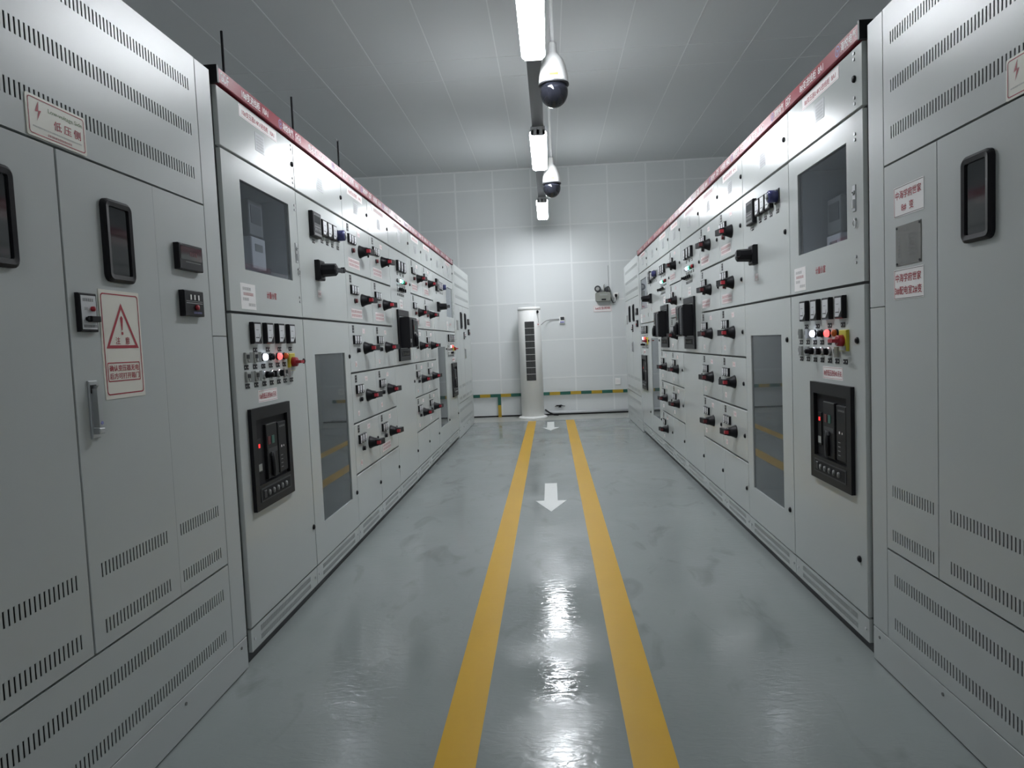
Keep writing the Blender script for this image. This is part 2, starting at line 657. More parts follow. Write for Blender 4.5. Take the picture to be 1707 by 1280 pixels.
def f_handle(s, tone):
    """rotary drawer handle: flared hub and a pistol grip pointing to side s"""
    def fn(b):
        b.lathe([(0.044, 0), (0.043, 0.006), (0.038, 0.016), (0.031, 0.034), (0.028, 0.052), (0.024, 0.060), (0.012, 0.063)], (0, 0, 0), (0, -1, 0), 'black', 20)
        p = [(-0.030, -0.044), (0.026, -0.044), (0.044, -0.058), (0.072, -0.064), (0.078, -0.074), (0.072, -0.088), (0.056, -0.086), (-0.018, -0.078), (-0.030, -0.068)]
        p = [(s * x, y) for x, y in p]
        if s < 0:
            p = p[::-1]
        b.prism(p, -0.019, 0.019, 'black', 'z')
        xa, xb = sorted((s * -0.0305, s * 0.010))
        b.box(xa, xb, -0.0795, -0.056, -0.0115, 0.0115, tone, 0.003)
    return fn


def f_push(c):
    def fn(b):
        b.lathe([(0.017, 0), (0.017, 0.006), (0.014, 0.008)], (0, 0, 0), (0, -1, 0), 'dark_grey', 14)
        b.lathe([(0.0145, 0.005), (0.0145, 0.018), (0.011, 0.020)], (0, 0, 0), (0, -1, 0), c, 14)
    return fn


def f_big_handle(b):
    b.box(-0.045, 0.045, -0.030, 0, -0.055, 0.055, 'black', 0.006)
    b.lathe([(0.040, 0.028), (0.037, 0.042), (0.035, 0.085), (0.034, 0.105), (0.026, 0.110)], (0, 0, 0), (0, -1, 0), 'black', 8, False)
    b.prism([(-0.012, -0.095), (-0.012, -0.112), (0.085, -0.128), (0.085, -0.110)], -0.011, 0.011, 'dark_grey', 'z')
    b.box(-0.011, 0.055, -0.108, -0.104, -0.0118, 0.0118, 'dark_red')
    b.box(0.074, 0.085, -0.130, -0.108, -0.012, 0.020, 'dark_grey')


def f_controller(b):
    b.box(0, 0.136, -0.024, 0, 0, 0.136, 'black', 0.004)
    b.box(0.012, 0.124, -0.0252, -0.024, 0.026, 0.124, 'dark_grey')
    b.box(0.022, 0.114, -0.026, -0.0252, 0.074, 0.114, 'lens')
    for i in range(4):
        b.box(0.024 + 0.024 * i, 0.040 + 0.024 * i, -0.0268, -0.0252, 0.034, 0.044, 'mid_grey')
    b.box(0.024, 0.112, -0.0258, -0.0252, 0.054, 0.057, 'ink_grey')
    b.box(0.012, 0.124, -0.0258, -0.024, 0.008, 0.020, 'mid_grey')


def f_blue_cover(b):
    b.box(-0.036, 0.036, -0.006, 0, -0.036, 0.036, 'dark_grey', 0.002)
    b.lathe([(0.034, 0.005), (0.032, 0.045), (0.027, 0.050), (0.0, 0.051)], (0, 0, 0), (0, -1, 0), 'blue_clear', 20)
    b.lathe([(0.015, 0.051), (0.012, 0.060), (0.0, 0.061)], (0, 0, 0), (0, -1, 0), 'clear_flap', 14)


def f_icon(k):
    def fn(b):
        b.box(-0.020, 0.020, -0.001, 0, -0.024, 0.024, 'black')
        rnd = random.Random(k)
        for z in (-0.018, 0.003):
            for q in range(2):
                x = -0.015 + 0.017 * q
                b.box(x, x + rnd.uniform(0.006, 0.012), -0.0014, -0.001, z + 0.004, z + 0.011, 'ink_grey')
    return fn


def small_sticker(b, w, h, seed, ink='ink_red'):
    b.box(0, w, -0.0008, 0, 0, h, 'sticker')
    b.outline(0.003, w - 0.003, 0.003, h - 0.003, 0.0012, -0.0011, 'ink_pink')
    if h > 0.05:
        b.scribble(0.010, w - 0.010, h * 0.56, h * 0.84, -0.0012, ink, seed)
        b.scribble(0.016, w - 0.012, h * 0.16, h * 0.44, -0.0012, ink, seed + 1)
    else:
        b.scribble(w * 0.2, w * 0.85, h * 0.3, h * 0.7, -0.0012, ink, seed)


SEEDS = random.Random(11)


def door_panel(parent, name, x0, x1, z0, z1, hole=None, label=None, pane='pane'):
    """sheet door; hole=(xa, xb, za, zb) gets a smoked pane as a child"""
    b = MB()
    if hole:
        xa, xb, za, zb = hole
        b.panel(x0, x1, z0, z1, 'paint', [(za, zb, [(xa, xb)])])
        b.box(xa - 0.012, xb + 0.012, 0.010, 0.016, za - 0.012, za + 0.001, 'black_matt')
        b.box(xa - 0.012, xb + 0.012, 0.010, 0.016, zb - 0.001, zb + 0.012, 'black_matt')
    else:
        b.box(x0, x1, 0, 0.019, z0, z1, 'paint', 0.0025)
    d = put(name, b, parent, label=label)
    if hole:
        g = MB()
        g.box(xa - 0.004, xb + 0.004, 0.0065, 0.0095, za - 0.004, zb + 0.004, pane)
        put('window_pane', g, d, label='smoked glass pane')
    return d


def carcass(parent, w, top, depth=0.78, cav=()):
    b = MB()
    b.panel(0, w, 0.135, top, 'gap_shade', [(za, zb, [(xa, xb)]) for xa, xb, za, zb in cav], y=0.020, t=0.002)
    y0, y1 = 0.022, depth
    b.face([(0, y0, 0), (0, y1, 0), (0, y1, top), (0, y0, top)][::-1], 'paint')
    b.face([(w, y0, 0), (w, y1, 0), (w, y1, top), (w, y0, top)], 'paint')
    b.face([(0, y0, top), (w, y0, top), (w, y1, top), (0, y1, top)], 'paint')
    b.face([(0, y1, 0), (0, y1, top), (w, y1, top), (w, y1, 0)], 'paint')
    b.box(0, w, 0.045, 0.05, 0.0, 0.14, 'black_matt')
    for xa, xb, za, zb in cav:
        xa, xb, za, zb = xa - 0.02, xb + 0.02, za - 0.02, zb + 0.02
        d = 0.30
        b.face([(xa, d, za), (xb, d, za), (xb, d, zb), (xa, d, zb)], 'inside')
        b.face([(xa, 0.021, za), (xb, 0.021, za), (xb, d, za), (xa, d, za)], 'inside')
        b.face([(xa, 0.021, zb), (xa, d, zb), (xb, d, zb), (xb, 0.021, zb)], 'inside')
        b.face([(xa, 0.021, za), (xa, d, za), (xa, d, zb), (xa, 0.021, zb)], 'inside')
        b.face([(xb, 0.021, za), (xb, 0.021, zb), (xb, d, zb), (xb, d, za)], 'inside')
    return put('carcass', b, parent)


Z_TOP, Z_TD, Z_MID, Z_BOT = 2.335, 2.093, 1.441, 0.141
ROWS = [2.093, 1.765, 1.441, 1.118, 0.791, 0.465, 0.141]
G = 0.0055


def f_kick(w):
    def fn(b):
        sl = []
        x = 0.095
        while x < w - 0.10:
            sl.append((x, x + 0.0048))
            x += 0.0088
        b.panel(0.002, w - 0.002, 0.042, Z_BOT - 0.006, 'paint', [(0.058, 0.080, sl), (0.094, 0.118, sl)], y=0.004, t=0.016)
        b.face([(0.08, 0.019, 0.05), (w - 0.08, 0.019, 0.05), (w - 0.08, 0.019, 0.125), (0.08, 0.019, 0.125)], 'hollow_shade')
        for x in (0.03, w - 0.03):
            b.cyl((x, 0.088), 0.006, 0.004, 0.001, 'steel', 8)
        b.box(0.002, w - 0.002, 0.022, 0.045, 0.0, 0.042, 'dark_grey')
    return fn


def logo(b, x, z, r, y, ink='ink_blue'):
    n = 20
    o = [(x + r * math.cos(2 * PI * i / n), z + r * math.sin(2 * PI * i / n)) for i in range(n)]
    i_ = [(x + 0.78 * r * math.cos(2 * PI * i / n), z + 0.78 * r * math.sin(2 * PI * i / n)) for i in range(n)]
    b.ring(o, i_, y, ink)
    for a in (0.35, 2.45, 4.55):
        b.mesh([(x + 0.7 * r * math.cos(a), y, z + 0.7 * r * math.sin(a)), (x + 0.25 * r * math.cos(a + 2.2), y, z + 0.25 * r * math.sin(a + 2.2)),
                (x + 0.25 * r * math.cos(a - 1.3), y, z + 0.25 * r * math.sin(a - 1.3))], [(0, 1, 2)], ink)


def name_strip(parent, w, kind, title, end=None):
    b = MB()
    za, zb = Z_TOP + 0.001, 2.396
    b.box(0.001, w - 0.001, -0.014, 0.05, za, zb, 'red_strip', 0.003)
    y = -0.0146
    zc = (za + zb) / 2
    b.text(kind, 0.016, 0.086, zc - 0.017, zc + 0.018, y, 'ink_white')
    a, c = (0.205, 0.475) if w > 0.7 else (0.140, 0.365)
    b.text(title, a, c, zc - 0.018, zc + 0.019, y, 'ink_white')
    q = w - 0.8 if w > 0.7 else w - 0.79
    logo(b, 0.618 + q, zc, 0.021, y)
    b.text('海悦电气', 0.648 + q, 0.786 + q, zc - 0.017, zc + 0.019, y, 'ink_white')
    o = put('name_strip', b, parent, label='dark red name strip with white lettering')
    if end is not None:
        c = MB()
        c.box(end - 0.014 if end < 0.1 else end, end if end < 0.1 else end + 0.014, -0.016, 0.05, za - 0.004, zb + 0.004, 'black')
        put('end_cap', c, o)


def top_door(parent, w, sticker_text=None, lock_u=None, hinges=False):
    d = door_panel(parent, 'top_door', G * 0.5, w - G * 0.5, Z_TD + G, Z_TOP - 0.004)
    if sticker_text:
        b = MB()
        wd = 0.40 if w > 0.7 else 0.36
        x = 0.195 if w > 0.7 else 0.13
        b.box(x, x + wd, -0.0008, 0, 2.272, 2.322, 'sticker')
        b.outline(x + 0.004, x + wd - 0.004, 2.276, 2.318, 0.0012, -0.0011, 'ink_pink')
        if sticker_text == '*':
            b.scribble(x + 0.05, x + wd - 0.03, 2.285, 2.308, -0.0012, 'ink_red', 5)
        else:
            b.text(sticker_text, x + 0.03, x + wd - 0.03, 2.284, 2.310, -0.0012, 'ink_red')
        put('sticker', b, d, label='white sticker with red lettering')
    b = MB()
    x = w * 0.43
    b.box(x, x + 0.10, -0.001, 0, 2.17, 2.25, 'faint_plate', 0.0004)
    for k in range(5):
        b.scribble(x + 0.01, x + 0.09, 2.18 + 0.013 * k, 2.187 + 0.013 * k, -0.0014, 'ink_grey', k)
    put('rating_plate', b, d, label='thin silver rating plate')
    lu = w - 0.028 if lock_u is None else lock_u
    put('door_lock', shared('lock', f_lock), d, (lu, 0, 2.216))
    if hinges:
        for z in (2.30, 2.135):
            put('screw_pair', shared('hinge', f_hinge), d, (lu, 0, z))
    return d


def f_acb_frame(b):
    w, h = 0.465, 0.435
    o = [(0, 0), (w, 0), (w, h), (0, h)]
    i = [(0.045, 0.105), (w - 0.045, 0.105), (w - 0.045, h - 0.05), (0.045, h - 0.05)]
    b.ring(o, i, -0.016, 'black', 0.0)
    i2 = [(0.05, 0.035), (w - 0.05, 0.035), (w - 0.05, 0.088), (0.05, 0.088)]
    b.box(0.05, w - 0.05, -0.018, -0.016, 0.032, 0.090, 'dark_grey')
    b.box(0.06, w - 0.06, -0.0186, -0.018, 0.038, 0.084, 'black_matt')


def f_acb_face(b):
    """front of a withdrawable air circuit breaker, sits at the back of its frame"""
    b.box(0.045, 0.42, 0.0, 0.004, 0.105, 0.385, 'black_matt')
    b.box(0.155, 0.285, -0.030, 0.0, 0.115, 0.355, 'black', 0.004)
    b.box(0.300, 0.405, -0.026, 0.0, 0.120, 0.350, 'black', 0.004)
    b.box(0.165, 0.28, -0.031, -0.030, 0.352, 0.355, 'mid_grey')
    b.box(0.170, 0.200, -0.034, -0.030, 0.265, 0.300, 'dark_red', 0.001)
    b.box(0.215, 0.245, -0.034, -0.030, 0.265, 0.300, 'bus_green', 0.001)
    b.box(0.165, 0.278, -0.033, -0.030, 0.225, 0.246, 'dark_grey', 0.001)
    b.box(0.068, 0.110, -0.012, 0.0, 0.155, 0.300, 'black', 0.002)
    b.box(0.070, 0.106, -0.0135, -0.012, 0.162, 0.192, 'grey_plastic')
    b.box(0.080, 0.096, -0.014, -0.012, 0.262, 0.278, 'led_red')
    for k in range(4):
        b.box(0.32, 0.345, -0.0268, -0.026, 0.14 + 0.018 * k, 0.143 + 0.018 * k, 'ink_grey')
    b.box(0.33, 0.342, -0.0268, -0.026, 0.232, 0.242, 'ink_white')
    b.box(0.36, 0.368, -0.0268, -0.026, 0.232, 0.240, 'ink_white')
    b.scribble(0.32, 0.39, 0.325, 0.333, -0.0266, 'ink_grey', 2)


def f_acb_handle(b):
    pts = [(0.205, -0.034, 0.222), (0.21, -0.044, 0.19), (0.212, -0.046, 0.15), (0.214, -0.040, 0.122)]
    b.tube(pts, 0.016, 'black', 8)
    b.box(0.19, 0.232, -0.046, -0.030, 0.212, 0.230, 'dark_grey', 0.002)


def f_acb_key(b):
    b.lathe([(0.013, 0), (0.012, 0.0054), (0.006, 0.0055), (0.006, 0.0075)], (0, 0, 0), (0, -1, 0), 'mid_grey', 12)


def f_acb_lever(b):
    b.box(0.075, 0.105, -0.022, -0.0186, 0.045, 0.078, 'dark_grey', 0.002)


def f_acb_body(b):
    """breaker pulled forward of its frame"""
    b.box(0.058, 0.410, -0.095, 0.0, 0.110, 0.370, 'black', 0.005)
    b.box(0.150, 0.155, -0.0962, -0.095, 0.12, 0.36, 'mid_grey')
    b.box(0.165, 0.285, -0.108, -0.095, 0.118, 0.352, 'black', 0.004)
    b.box(0.300, 0.402, -0.105, -0.095, 0.122, 0.348, 'dark_grey', 0.004)
    b.box(0.170, 0.200, -0.111, -0.108, 0.265, 0.300, 'dark_red', 0.001)
    b.box(0.215, 0.245, -0.111, -0.108, 0.265, 0.300, 'bus_green', 0.001)
    b.box(0.170, 0.28, -0.111, -0.108, 0.225, 0.244, 'mid_grey', 0.001)
    b.box(0.07, 0.11, -0.097, -0.095, 0.155, 0.185, 'grey_plastic')
    for k in range(3):
        b.box(0.33, 0.36, -0.106, -0.105, 0.15 + 0.02 * k, 0.154 + 0.02 * k, 'ink_grey')


def breaker(parent, u, z, out=False):
    f = put('circuit_breaker', shared('acb_frame', f_acb_frame), parent, (u, 0, z), label='black air circuit breaker in its frame', scale=(0.912, 1, 1))
    if out:
        put('breaker_body', shared('acb_body', f_acb_body), f)
        put('charging_handle', shared('acb_handle', f_acb_handle), f, (0, -0.076, 0))
    else:
        put('breaker_face', shared('acb_face', f_acb_face), f, (0, -0.001, 0), scale=(1, 0.42, 1))
        put('charging_handle', shared('acb_handle', f_acb_handle), f, scale=(1, 0.45, 1))
    put('spring_charge_lever', shared('acb_lever', f_acb_lever), f)
    for k in range(5):
        put('key', shared('acb_key', f_acb_key), f, (0.135 + 0.052 * k, -0.0186, 0.061))


def place_row(d, name, key, fn, us, z):
    for u in us:
        put(name, shared(key, fn), d, (u, 0, z))


def incoming(parent, w, s, acb_u, no, near):
    """incomer: metering room above, instruments and main breaker below; s shifts the fittings"""
    win = (0.13 + s, 0.665 + s, 1.625, 2.001)
    carcass(parent, w, Z_TOP, cav=[win])
    top_door(parent, w, no + '#变压器0.4KV进线柜  ' + no + 'A1' if near else '*', lock_u=0.745 + s, hinges=True)
    d = door_panel(parent, 'metering_door', G * .5, w - G * .5, Z_MID + G, Z_TD - G, win)
    b = MB()
    b.box(0.07 + s, 0.215 + s, -0.0008, 0, 1.458, 1.566, 'sticker')
    for k, (a, c, ink) in enumerate(((0.10, 0.17, 'ink_grey'), (0.105, 0.19, 'ink_red'), (0.10, 0.14, 'ink_grey'), (0.15, 0.205, 'ink_grey'))):
        b.scribble(a + s - 0.01, c + s, 1.538 - 0.022 * k, 1.550 - 0.022 * k, -0.0012, ink, 20 + k)
    put('sticker', b, d, label='white paper label below the window')
    b = MB()
    b.text('计量小室', 0.335 + s, 0.445 + s, 1.516, 1.548, -0.0008, 'ink_red')
    put('lettering', b, d, label='red lettering below the window')
    put('latch', shared('latch', f_latch), d, (0.735 + s, 0, 1.77))
    put('seal_ring', shared('ring', f_ring), d, (0.745 + s, 0, 1.685))
    for z in (2.0, 1.535):
        put('screw_pair', shared('hinge', f_hinge), d, (0.745 + s, 0, z))
    # energy meter on a board behind the window
    b = MB()
    q, y, dz = (0.325 + s, 0.0, 0.0) if s > 0 else (0.17, 0.06, -0.10)
    b.box(q, q + 0.15, y + 0.055, y + 0.16, 1.805 + dz, 1.965 + dz, 'mid_grey', 0.004)
    b.box(q + 0.02, q + 0.13, y + 0.053, y + 0.055, 1.86 + dz, 1.94 + dz, 'dark_grey')
    b.box(q, q + 0.15, y + 0.050, y + 0.16, 1.655 + dz, 1.798 + dz, 'dial', 0.004)
    b.box(q + 0.035, q + 0.115, y + 0.048, y + 0.050, 1.735 + dz, 1.768 + dz, 'mid_grey')
    b.box(q - 0.01, q + 0.16, y + 0.165, y + 0.175, 1.65 + dz, 1.98 + dz, 'grey_plastic')
    put('energy_meter', b, parent, label='grey energy meter behind the window')
    b = MB()
    b.box(0.16 + s, 0.48 + s, 0.22, 0.24, 1.625, 1.648, 'copper')
    put('busbar', b, parent)
    d = door_panel(parent, 'breaker_door', G * .5, w - G * .5, Z_BOT + 0.002, Z_MID - G)
    e = 0.013 if s < 0 else -0.013
    mu = [0.163 + 0.133 * k for k in range(4)]
    for u in mu:
        put('panel_meter', shared(('meter', 96), f_meter(0.077, 0.093, 0.019)), d, (u, 0, 1.312))
        put('tag_plate', shared('tag', f_tag), d, (u + 0.042, 0, 1.286))
    us = [0.122 + e, 0.207 + e, 0.292 + e, 0.372 + e, 0.454 + e, 0.530 + e]
    place_row(d, 'test_terminal', 'terminal', f_terminal, us[:2], 1.254)
    for u, k in zip(us[2:], ('lit_white', 'black', 'lit_red', 'orange')):
        put('pilot_light', shared(('pilot', k), f_pilot(k)), d, (u, 0, 1.253),
            label={'lit_white': 'lit white pilot light', 'black': 'dark pilot light', 'lit_red': 'lit red pilot light', 'orange': 'orange pilot light'}[k])
    place_row(d, 'tag_plate', 'tag', f_tag, us, 1.214)
    place_row(d, 'test_terminal', 'terminal', f_terminal, us[:2] + us[5:], 1.174)
    put('selector_switch', shared('knob_long', f_knob_long), d, (us[2], 0, 1.175))
    place_row(d, 'selector_switch', 'selector', f_selector, us[3:5], 1.175)
    place_row(d, 'tag_plate', 'tag', f_tag, us + [0.610 + e], 1.136)
    put('master_switch', shared('master', f_master(1)), d, (0.610 + e, 0, 1.222), label='red rotary switch on a yellow plate')
    put('door_lock', shared('lock', f_lock), d, (0.745 + s, 0, 1.222))
    put('door_lock', shared('lock', f_lock), d, (0.745 + s, 0, 0.355))
    b = MB()
    x = acb_u + 0.115
    b.box(x, x + 0.205, -0.0008, 0, 1.056, 1.110, 'sticker')
    b.outline(x + 0.004, x + 0.201, 1.060, 1.106, 0.0012, -0.0011, 'ink_red')
    b.text(no + '#变低压进线401开关', x + 0.012, x + 0.193, 1.070, 1.096, -0.0012, 'ink_red')
    put('sticker', b, d, label='white sticker with red lettering')
    breaker(parent, acb_u, 0.603)


def capacitor(parent, w, s):
    """reactive compensation cabinet: controller and big rotary handle above, glazed door below"""
    win = (0.12 + s, 0.66 + s, 0.336, 1.252)
    carcass(parent, w, Z_TOP, cav=[win])
    top_door(parent, w, None, lock_u=0.752 + s)
    d = door_panel(parent, 'control_door', G * .5, w - G * .5, Z_MID + G, Z_TD - G)
    put('controller', shared('controller', f_controller), d, (0.150 + s, 0, 1.89), label='square black controller')
    put('tag_plate', shared('tag', f_tag), d, (0.205 + s, 0, 1.868))
    for k in range(3):
        u = 0.315 + s + 0.092 * k
        put('panel_meter', shared(('meter', 80), f_meter(0.078, 0.090, 0.022)), d, (u, 0, 1.918))
        put('tag_plate', shared('tag', f_tag), d, (u + 0.035, 0, 1.888))
    put('fan_cover', shared('blue', f_blue_cover), d, (0.640 + s, 0, 1.963), label='round blue clear cover')
    put('tag_plate', shared('tag', f_tag), d, (0.640 + s, 0, 1.888))
    put('rotary_handle', shared('big_handle', f_big_handle), d, (0.245 + s, 0, 1.713), label='large black rotary handle')
    b = MB()
    small_sticker(b, 0.062, 0.040, 41)
    put('sticker', b, d, (0.225 + s, 0, 1.565))
    put('door_lock', shared('lock', f_lock), d, (0.752 + s, 0, 1.765))
    d = door_panel(parent, 'glazed_door', G * .5, w - G * .5, Z_BOT + 0.002, Z_MID - G, win, pane='pane_dark')
    put('door_lock', shared('lock', f_lock), d, (0.752 + s, 0, 1.226))
    put('door_lock', shared('lock', f_lock), d, (0.752 + s, 0, 0.357))
    # capacitor cans and contactors on shelves behind the glass
    b = MB()
    for zz in (0.55, 0.86, 1.08):
        b.box(0.13 + s, 0.65 + s, 0.24, 0.39, zz - 0.012, zz, 'mid_grey')
    for k in range(4):
        x = 0.19 + s + 0.13 * k
        b.lathe([(0.045, 0), (0.045, 0.22), (0.03, 0.225)], (x, 0.31, 0.55), (0, 0, 1), 'mid_grey', 14)
        b.box(x - 0.035, x + 0.035, 0.28, 0.36, 0.86, 0.96, 'dark_grey', 0.004)
    put('capacitor_bank', b, parent)


def drawer(parent, w, s, z1, z0, hs, k, pink, corner, tone, big=True):
    """one outgoing feeder drawer with three ammeters and a rotary handle"""
    d = put('drawer', shared(('drawer', round(w, 3), round(z1 - z0, 3)), lambda b: b.box(G * .5, w - G * .5, 0, 0.019, G - (z1 - z0), -G, 'paint', 0.0025)), parent, (0, 0, z1))
    put('circuit_icon', shared(('icon', k % 3), f_icon(k % 3)), d, (0.078 + s, 0, -0.040))
    for q in range(3):
        put('ammeter', shared(('meter', 48), f_meter(0.048, 0.058, 0.014)), d, (0.062 + s + 0.0545 * q, 0, -0.138))
    put('push_button', shared(('push', tone == 'red' and k < 2), f_push('dark_red' if tone == 'red' and k < 2 else 'black')), d, (0.155 + s, 0, -0.178))
    put('rotary_handle', shared(('handle', hs, tone), f_handle(hs, tone)), d, (0.335 + s, 0, -0.165))
    if pink:
        b = MB()
        small_sticker(b, 0.26, 0.062, 50 + k)
        put('sticker', b, d, (0.055 + s, 0, -0.292), label='white sticker with two red lines')
    else:
        b = MB()
        small_sticker(b, 0.040, 0.036, 70 + k)
        put('sticker', b, d, (0.085 + s, 0, -0.286))
    if corner:
        b = MB()
        small_sticker(b, 0.070, 0.034, 90 + k, 'ink_pink')
        put('sticker', b, d, (0.29 + s, 0, -0.068))
    put('door_lock', shared('lock', f_lock), d, (w - 0.045 + min(s, 0), 0, -0.165))


def drawers(parent, w, s, hs, spec, tone_rows=5):
    carcass(parent, w, Z_TOP)
    top_door(parent, w, spec)
    for k in range(5):
        tone = 'red' if k < tone_rows else 'dark_red'
        drawer(parent, w, s, ROWS[k], ROWS[k + 1], hs, k, k < 2 or (w < 0.61 and s > 0 and k == 4), k != 1, tone)
    d = door_panel(parent, 'blank_door', G * .5, w - G * .5, ROWS[6] + 0.002, ROWS[5] - G)
    put('door_lock', shared('lock', f_lock), d, (w - 0.03 + min(s, 0) * .6, 0, 0.30))


def tie_upper(parent, w, s, acb_u):
    d = door_panel(parent, 'breaker_door', G * .5, w - G * .5, ROWS[3] + G, ROWS[0] - G)
    m = 0.19 + s
    for k in range(3):
        put('panel_meter', shared(('meter', 80), f_meter(0.078, 0.090, 0.022)), d, (m + 0.112 * k, 0, 1.915))
        put('tag_plate', shared('tag', f_tag), d, (m + 0.04 + 0.112 * k, 0, 1.893))
    us = [m + 0.02 + 0.072 * k for k in range(5)]
    for u, k in zip(us, ('clear_flap', 'lit_white', 'lit_green', 'green', 'red')):
        put('pilot_light', shared(('pilot', k), f_pilot(k)), d, (u, 0, 1.842 - 0.008),
            label={'lit_white': 'lit white pilot light', 'lit_green': 'lit green pilot light', 'green': 'green pilot light', 'red': 'red pilot light'}.get(k))
    place_row(d, 'tag_plate', 'tag', f_tag, us, 1.797)
    put('selector_switch', shared('knob_long', f_knob_long), d, (us[0], 0, 1.760))
    place_row(d, 'selector_switch', 'selector', f_selector, us[1:4], 1.760)
    place_row(d, 'tag_plate', 'tag', f_tag, us[:4], 1.718)
    b = MB()
    b.box(0, 0.13, -0.0008, 0, 0, 0.075, 'sticker')
    b.scribble(0.02, 0.11, 0.045, 0.058, -0.0012, 'ink_grey', 8)
    b.scribble(0.03, 0.10, 0.018, 0.031, -0.0012, 'ink_pink', 9)
    put('sticker', b, d, (acb_u + 0.14, 0, 1.603))
    put('door_lock', shared('lock', f_lock), d, (w - 0.03, 0, 1.84))
    put('door_lock', shared('lock', f_lock), d, (w - 0.03, 0, 1.29))
    breaker(parent, acb_u, 1.153, True)


def tie(parent, w, s, acb_u, spec):
    carcass(parent, w, Z_TOP)
    top_door(parent, w, spec)
    tie_upper(parent, w, s, acb_u)
    d = door_panel(parent, 'blank_door', G * .5, w - G * .5, ROWS[6] + 0.002, ROWS[3] - G)
    put('door_lock', shared('lock', f_lock), d, (w - 0.03, 0, 0.95))
    put('door_lock', shared('lock', f_lock), d, (w - 0.03, 0, 0.302))


def mixed(parent, w, s, hs, spec, upper):
    """right row: drawers beside, or below, a breaker"""
    carcass(parent, w, Z_TOP)
    top_door(parent, w, spec)
    if upper:
        tie_upper(parent, w, s - 0.05, 0.125)
        ks = (3, 4, 5)
    else:
        ks = (0, 1, 2, 3, 4)
    for k in ks:
        drawer(parent, w, s, ROWS[k], ROWS[k + 1], hs, k, k < 2, True, 'dark_red')
    if not upper:
        d = door_panel(parent, 'blank_door', G * .5, w - G * .5, ROWS[6] + 0.002, ROWS[5] - G)
        put('door_lock', shared('lock', f_lock), d, (w - 0.045, 0, 0.30))


# ------------------------------------------------------------------ the two switchgear rows
XL, XR = -1.270, 1.194
LB = [2.685, 3.485, 4.285, 4.900, 5.510, 6.310, 6.930, 7.540, 8.340, 9.140]
RB = [2.680, 3.480, 4.278, 4.873, 5.490, 6.267, 6.870, 7.530, 8.345, 9.145]
L_LABELS = [
    'grey switchgear cabinet with metering window, nearest of the left row, beside the left transformer enclosure',
    'grey cabinet with tall glass lower door, second of the left row from the camera',
    'grey cabinet of five red-marked drawers, third of the left row, beside the glass door',
    'grey cabinet of five red-marked drawers, fourth of the left row, before the breaker cabinet',
    'grey cabinet with protruding black breaker and green lamp, fifth of the left row',
    'grey drawer cabinet just behind the breaker cabinet, sixth of the left row',
    'grey drawer cabinet seventh of the left row, before the far glass door',
    'grey cabinet with narrow-looking glass lower door, eighth of the left row',
    'grey metering cabinet at the far end of the left row',
]
R_LABELS = [
    'grey switchgear cabinet with metering window, nearest of the right row, red 8A1 lettering',
    'grey cabinet with tall glass lower door, second of the right row from the camera',
    'grey cabinet of five dark-handled drawers, third of the right row, beside the glass door',
    'grey cabinet of five dark-handled drawers, fourth of the right row, before the breaker cabinet',
    'grey cabinet with larger protruding black breaker, fifth of the right row',
    'grey drawer cabinet between the two protruding breakers, sixth of the right row',
    'grey cabinet with farther protruding breaker above three drawers, seventh of the right row',
    'grey cabinet with glass lower door beyond the breakers, eighth of the right row',
    'grey metering cabinet at the far end of the right row',
]


def cab(side, k):
    B = LB if side == 'L' else RB
    w = B[k + 1] - B[k]
    if side == 'L':
        o = thing('switchgear_cabinet', L_LABELS[k], 'cabinet', (XL, B[k], 0), PI / 2, 'switchgear cabinets of the left row')
    else:
        o = thing('switchgear_cabinet', R_LABELS[k], 'cabinet', (XR, B[k + 1], 0), -PI / 2, 'switchgear cabinets of the right row')
    return o, w


def row(side):
    left = side == 'L'
    no = '10' if left else '8'
    hs = 1 if left else -1
    s = 0.030 if left else -0.012
    kinds = ['in', 'cap', 'dr', 'dr', 'tie', 'dr', 'dr', 'cap', 'in'] if left else ['in', 'cap', 'dr', 'dr', 'tie', 'mix', 'mixup', 'cap', 'in']
    for k, kind in enumerate(kinds):
        o, w = cab(side, k)
        far = k >= 5
        n = ('9' if left else '7') if far else no
        idx = 9 - k if far else k + 1
        code = n + 'A' + str(idx)
        st = n + '#变出线柜  ' + code
        if kind == 'in':
            incoming(o, w, s, (0.091 if left else 0.276) if k == 0 else (0.340 if left else 0.113), n, k == 0)
        elif kind == 'cap':
            capacitor(o, w, s)
        elif kind == 'dr':
            drawers(o, w, 0.022 if left else -0.014, hs, st if k == 2 else '*', 5 if left else (5 if k == 2 else 0))
        elif kind == 'tie':
            tie(o, w, 0.05 if left else 0.02, 0.17 if left else 0.137, '*')
        elif kind == 'mix':
            mixed(o, w, -0.014, hs, '*', False)
        else:
            mixed(o, w, -0.014, hs, '*', True)
        title = {'in': n + '#变进线柜  ', 'cap': '电容柜  ', 'tie': '联络柜  '}.get(kind, '出线柜  ') + code
        end = None
        if (k == 0 and left) or (k == 8 and not left):
            end = 0.0
        elif (k == 8 and left) or (k == 0 and not left):
            end = w
        name_strip(o, w, 'GGJ' if kind == 'cap' else 'GDF', title, end)
        put('kick_plate', shared(('kick', round(w, 3)), f_kick(w)), o, label='slotted kick plate')


row('L')
row('R')

# ------------------------------------------------------------------ transformer enclosures
EW, EH, ED = 1.77, 2.367, 1.35


def slots(a, b, pitch=0.0161, wd=0.0066):
    out = []
    x = a
    while x < b:
        out.append((x, x + wd))
        x += pitch
    return out


